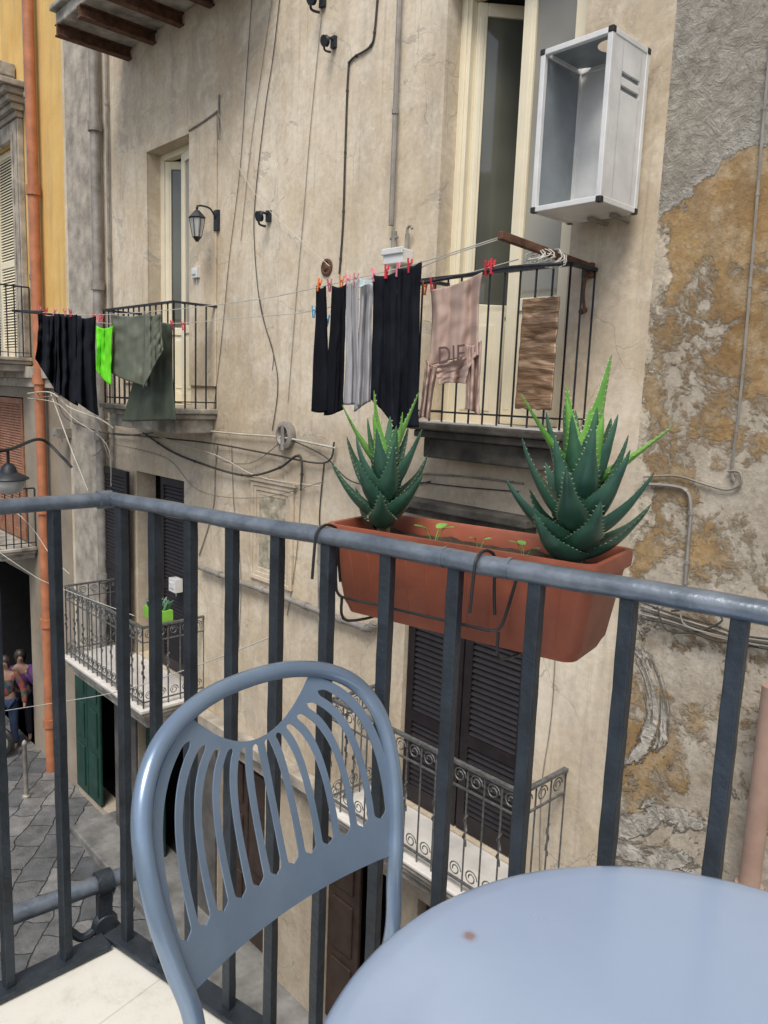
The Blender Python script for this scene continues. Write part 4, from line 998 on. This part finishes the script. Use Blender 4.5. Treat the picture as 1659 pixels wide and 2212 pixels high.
def person(feet,h,rotz,topmat,legmat,label,arm=0):
    E=empty('person',feet); tag(E,label,'person'); E.rotation_euler=(0,0,rotz); k=h/1.7
    def v(x,y,z,r,r2=None): return ((x*k,y*k,z*k),r*k,(r2 or r)*k)
    ra=(.30,-.05,1.12) if not arm else (.22,-.25,1.15); rh=(.32,-.12,.88) if not arm else (.10,-.30,1.36)
    body=[v(0,0,.95,.14,.10),v(0,0,1.15,.13,.09),v(0,0,1.36,.15,.09),v(0,0,1.47,.05),v(0,-.01,1.56,.075,.085),v(0,-.01,1.66,.055,.07),
      v(.17,0,1.38,.05),v(ra[0],ra[1],ra[2],.038),v(*rh,.028),v(rh[0],rh[1]-.03,rh[2]-.07 if not arm else rh[2]+.08,.03,.018),
      v(-.17,0,1.38,.05),v(-.27,.02,1.12,.038),v(-.29,-.05,.88,.028),v(-.29,-.07,.79,.03,.018),
      v(.10,0,.88,.085),v(.11,-.02,.50,.058),v(.12,.02,.09,.038),v(.12,-.12,.04,.035,.03),
      v(-.10,0,.88,.085),v(-.12,.06,.50,.058),v(-.13,.14,.09,.038),v(-.13,0,.04,.035,.03)]
    ed=[(0,1),(1,2),(2,3),(3,4),(4,5),(2,6),(6,7),(7,8),(8,9),(2,10),(10,11),(11,12),(12,13),(0,14),(14,15),(15,16),(16,17),(0,18),(18,19),(19,20),(20,21)]
    skinmesh('body',body,ed,mSkin,E)
    g=lambda t,a=.015:(t[0],t[1]+a*k,t[2]+a*k)
    b=body
    skinmesh('jacket',[g(b[0],.02),g(b[1],.025),g(b[2],.02),g(b[6],.018),g(b[7],.018),g(b[8],.014),g(b[10],.018),g(b[11],.018),g(b[12],.014)],[(0,1),(1,2),(2,3),(3,4),(4,5),(2,6),(6,7),(7,8)],topmat,E)
    skinmesh('trousers',[g(b[0],.008),g(b[14]),g(b[15]),g(b[16],.02),g(b[18]),g(b[19]),g(b[20],.02)],[(0,1),(1,2),(2,3),(0,4),(4,5),(5,6)],legmat,E)
    m=MB(); o=ORG[E.name]; m.lathe([(.03,-.16),(.075,-.12),(.098,-.03),(.095,.03),(.06,.085),(.01,.105)],o+V((0,.025*k,1.62*k)),14); m.obj('hair',mHair,E,smooth=True)
    m=MB(); m.tube([o+V((0,-.085*k,1.60*k)),o+V((0,-.115*k,1.575*k))],[.010,.016],6); m.obj('nose',mSkin,E,smooth=True)
    return E
def patmat():
    n=NT('patterned_knit'); v=n.t.nodes.new('ShaderNodeTexVoronoi'); v.inputs['Scale'].default_value=16; n.set(v.inputs['Vector'],n.pos)
    k=n.ramp(n.xyz(v.outputs['Color'])[0],[(.2,(.20,.04,.03)),(.4,(.02,.03,.08)),(.65,(.16,.08,.03)),(.8,(.02,.06,.07))]); return n.fin(k,.9)  # knit tones lowered: street shade put into the colours
f=PZ(18,1618,ZG); person(V((f.x,f.y,ZG)),1.68,math.radians(60),patmat(),M('blue_denim',(.015,.03,.075),.9,var=.3),'person in a patterned knit jumper and blue jeans standing')  # denim darkened as well, the narrow street's shade put into its colour
f2=PZ(50,1598,ZG); person(V((f2.x,f2.y,ZG)),1.66,math.radians(70),M('purple_cloth',(.08,.03,.14),.9),M('dark_trousers',(.012,.016,.03),.9),'person in a purple top and dark trousers, arm raised',1)  # purple and trousers darkened: street shade put into their colours
s0=PZ(2,1634,ZG); SC=empty('scooter',s0); tag(SC,'dark parked motor scooter beside the people','scooter')
dx=V((-.8,-.6,0)); cw=s0+UP*.27; cr=cw+dx*1.25
for q in (cw,cr):
    t=MB().tube([q+dx*(.21*math.cos(a))+UP*(.21*math.sin(a)) for a in [2*math.pi*k/24 for k in range(24)]],.055,8,closed=True).obj('wheel',mBlackPl,SC,smooth=True)
    MB().lathe([(.03,-.03),(.16,-.015),(.16,.015),(.03,.03)],q,20,axis=(-.6,.8,0)).obj('rim',mPipeGrey,t,smooth=True)
red=M('dark_scooter_paint',(.04,.045,.06),.3,.3); px_=V((-.6,.8,0))
MB().tube(cat([cw+dx*.02+UP*.02,cw+dx*.12+UP*.45,cw+dx*.2+UP*.75],5),[.03]*11,8).tube([cw+dx*.2+UP*.78-px_*.3,cw+dx*.2+UP*.78+px_*.3],.018,8).obj('fork',mIron,SC,smooth=True)
MB().tube(cat([cw+dx*.12+UP*.5,cw+dx*.25+UP*.1,cw+dx*.6+UP*.02,cw+dx*.85+UP*.25,cw+dx*1.4+UP*.4],6),[.12]*6+[.10]*8+[.16]*11,10).obj('body_panel',red,SC,smooth=True)
MB().tube(cat([cw+dx*.65+UP*.5,cw+dx*.95+UP*.56,cw+dx*1.4+UP*.54],6),.11,10,sy=.5).obj('saddle',mBlackPl,SC,smooth=True)
b0=PZ(57,1722,ZG)
tag(MB().lathe([(.06,0),(.06,.03),(.034,.05),(.03,.85),(.038,.86),(.038,.89),(.025,.92),(.005,.94)],b0,16).obj('bollard',mPipeGrey,smooth=True),'slim grey metal bollard at the edge of the street','bollard')
# ---------------------------------------------------------------- light and camera
wd=bpy.data.worlds.new("World"); sc.world=wd; wd.use_nodes=True; nt=wd.node_tree
sky=nt.nodes.new('ShaderNodeTexSky'); sky.sky_type='NISHITA'; sky.sun_disc=False; sky.dust_density=3; sky.air_density=1
hs=nt.nodes.new('ShaderNodeHueSaturation'); hs.inputs['Saturation'].default_value=.6
nt.links.new(sky.outputs[0],hs.inputs['Color']); nt.links.new(hs.outputs[0],nt.nodes['Background'].inputs[0]); nt.nodes['Background'].inputs[1].default_value=.15
sd=bpy.data.lights.new('sun','SUN'); sd.energy=2.6; sd.angle=math.radians(24); sd.color=(1,.93,.82); so=bpy.data.objects.new('sun',sd); col.objects.link(so)
dirn=V((.42,-.62,1.2)).normalized()
so.rotation_euler=dirn.to_track_quat('Z','Y').to_euler()
sky.sun_rotation=math.atan2(dirn.x,dirn.y); sky.sun_elevation=math.asin(dirn.z)
cd=bpy.data.cameras.new('camera'); cam=bpy.data.objects.new('camera',cd); col.objects.link(cam)
cd.sensor_fit='VERTICAL'; cd.sensor_height=36; cd.sensor_width=27; cd.lens=36*F/2212; cd.clip_start=.02; cd.clip_end=500
cam.matrix_world=Matrix((I,J,-FW)).transposed().to_4x4()
sc.camera=cam
sc.view_settings.view_transform='Standard'; sc.view_settings.look='None'; sc.view_settings.exposure=0
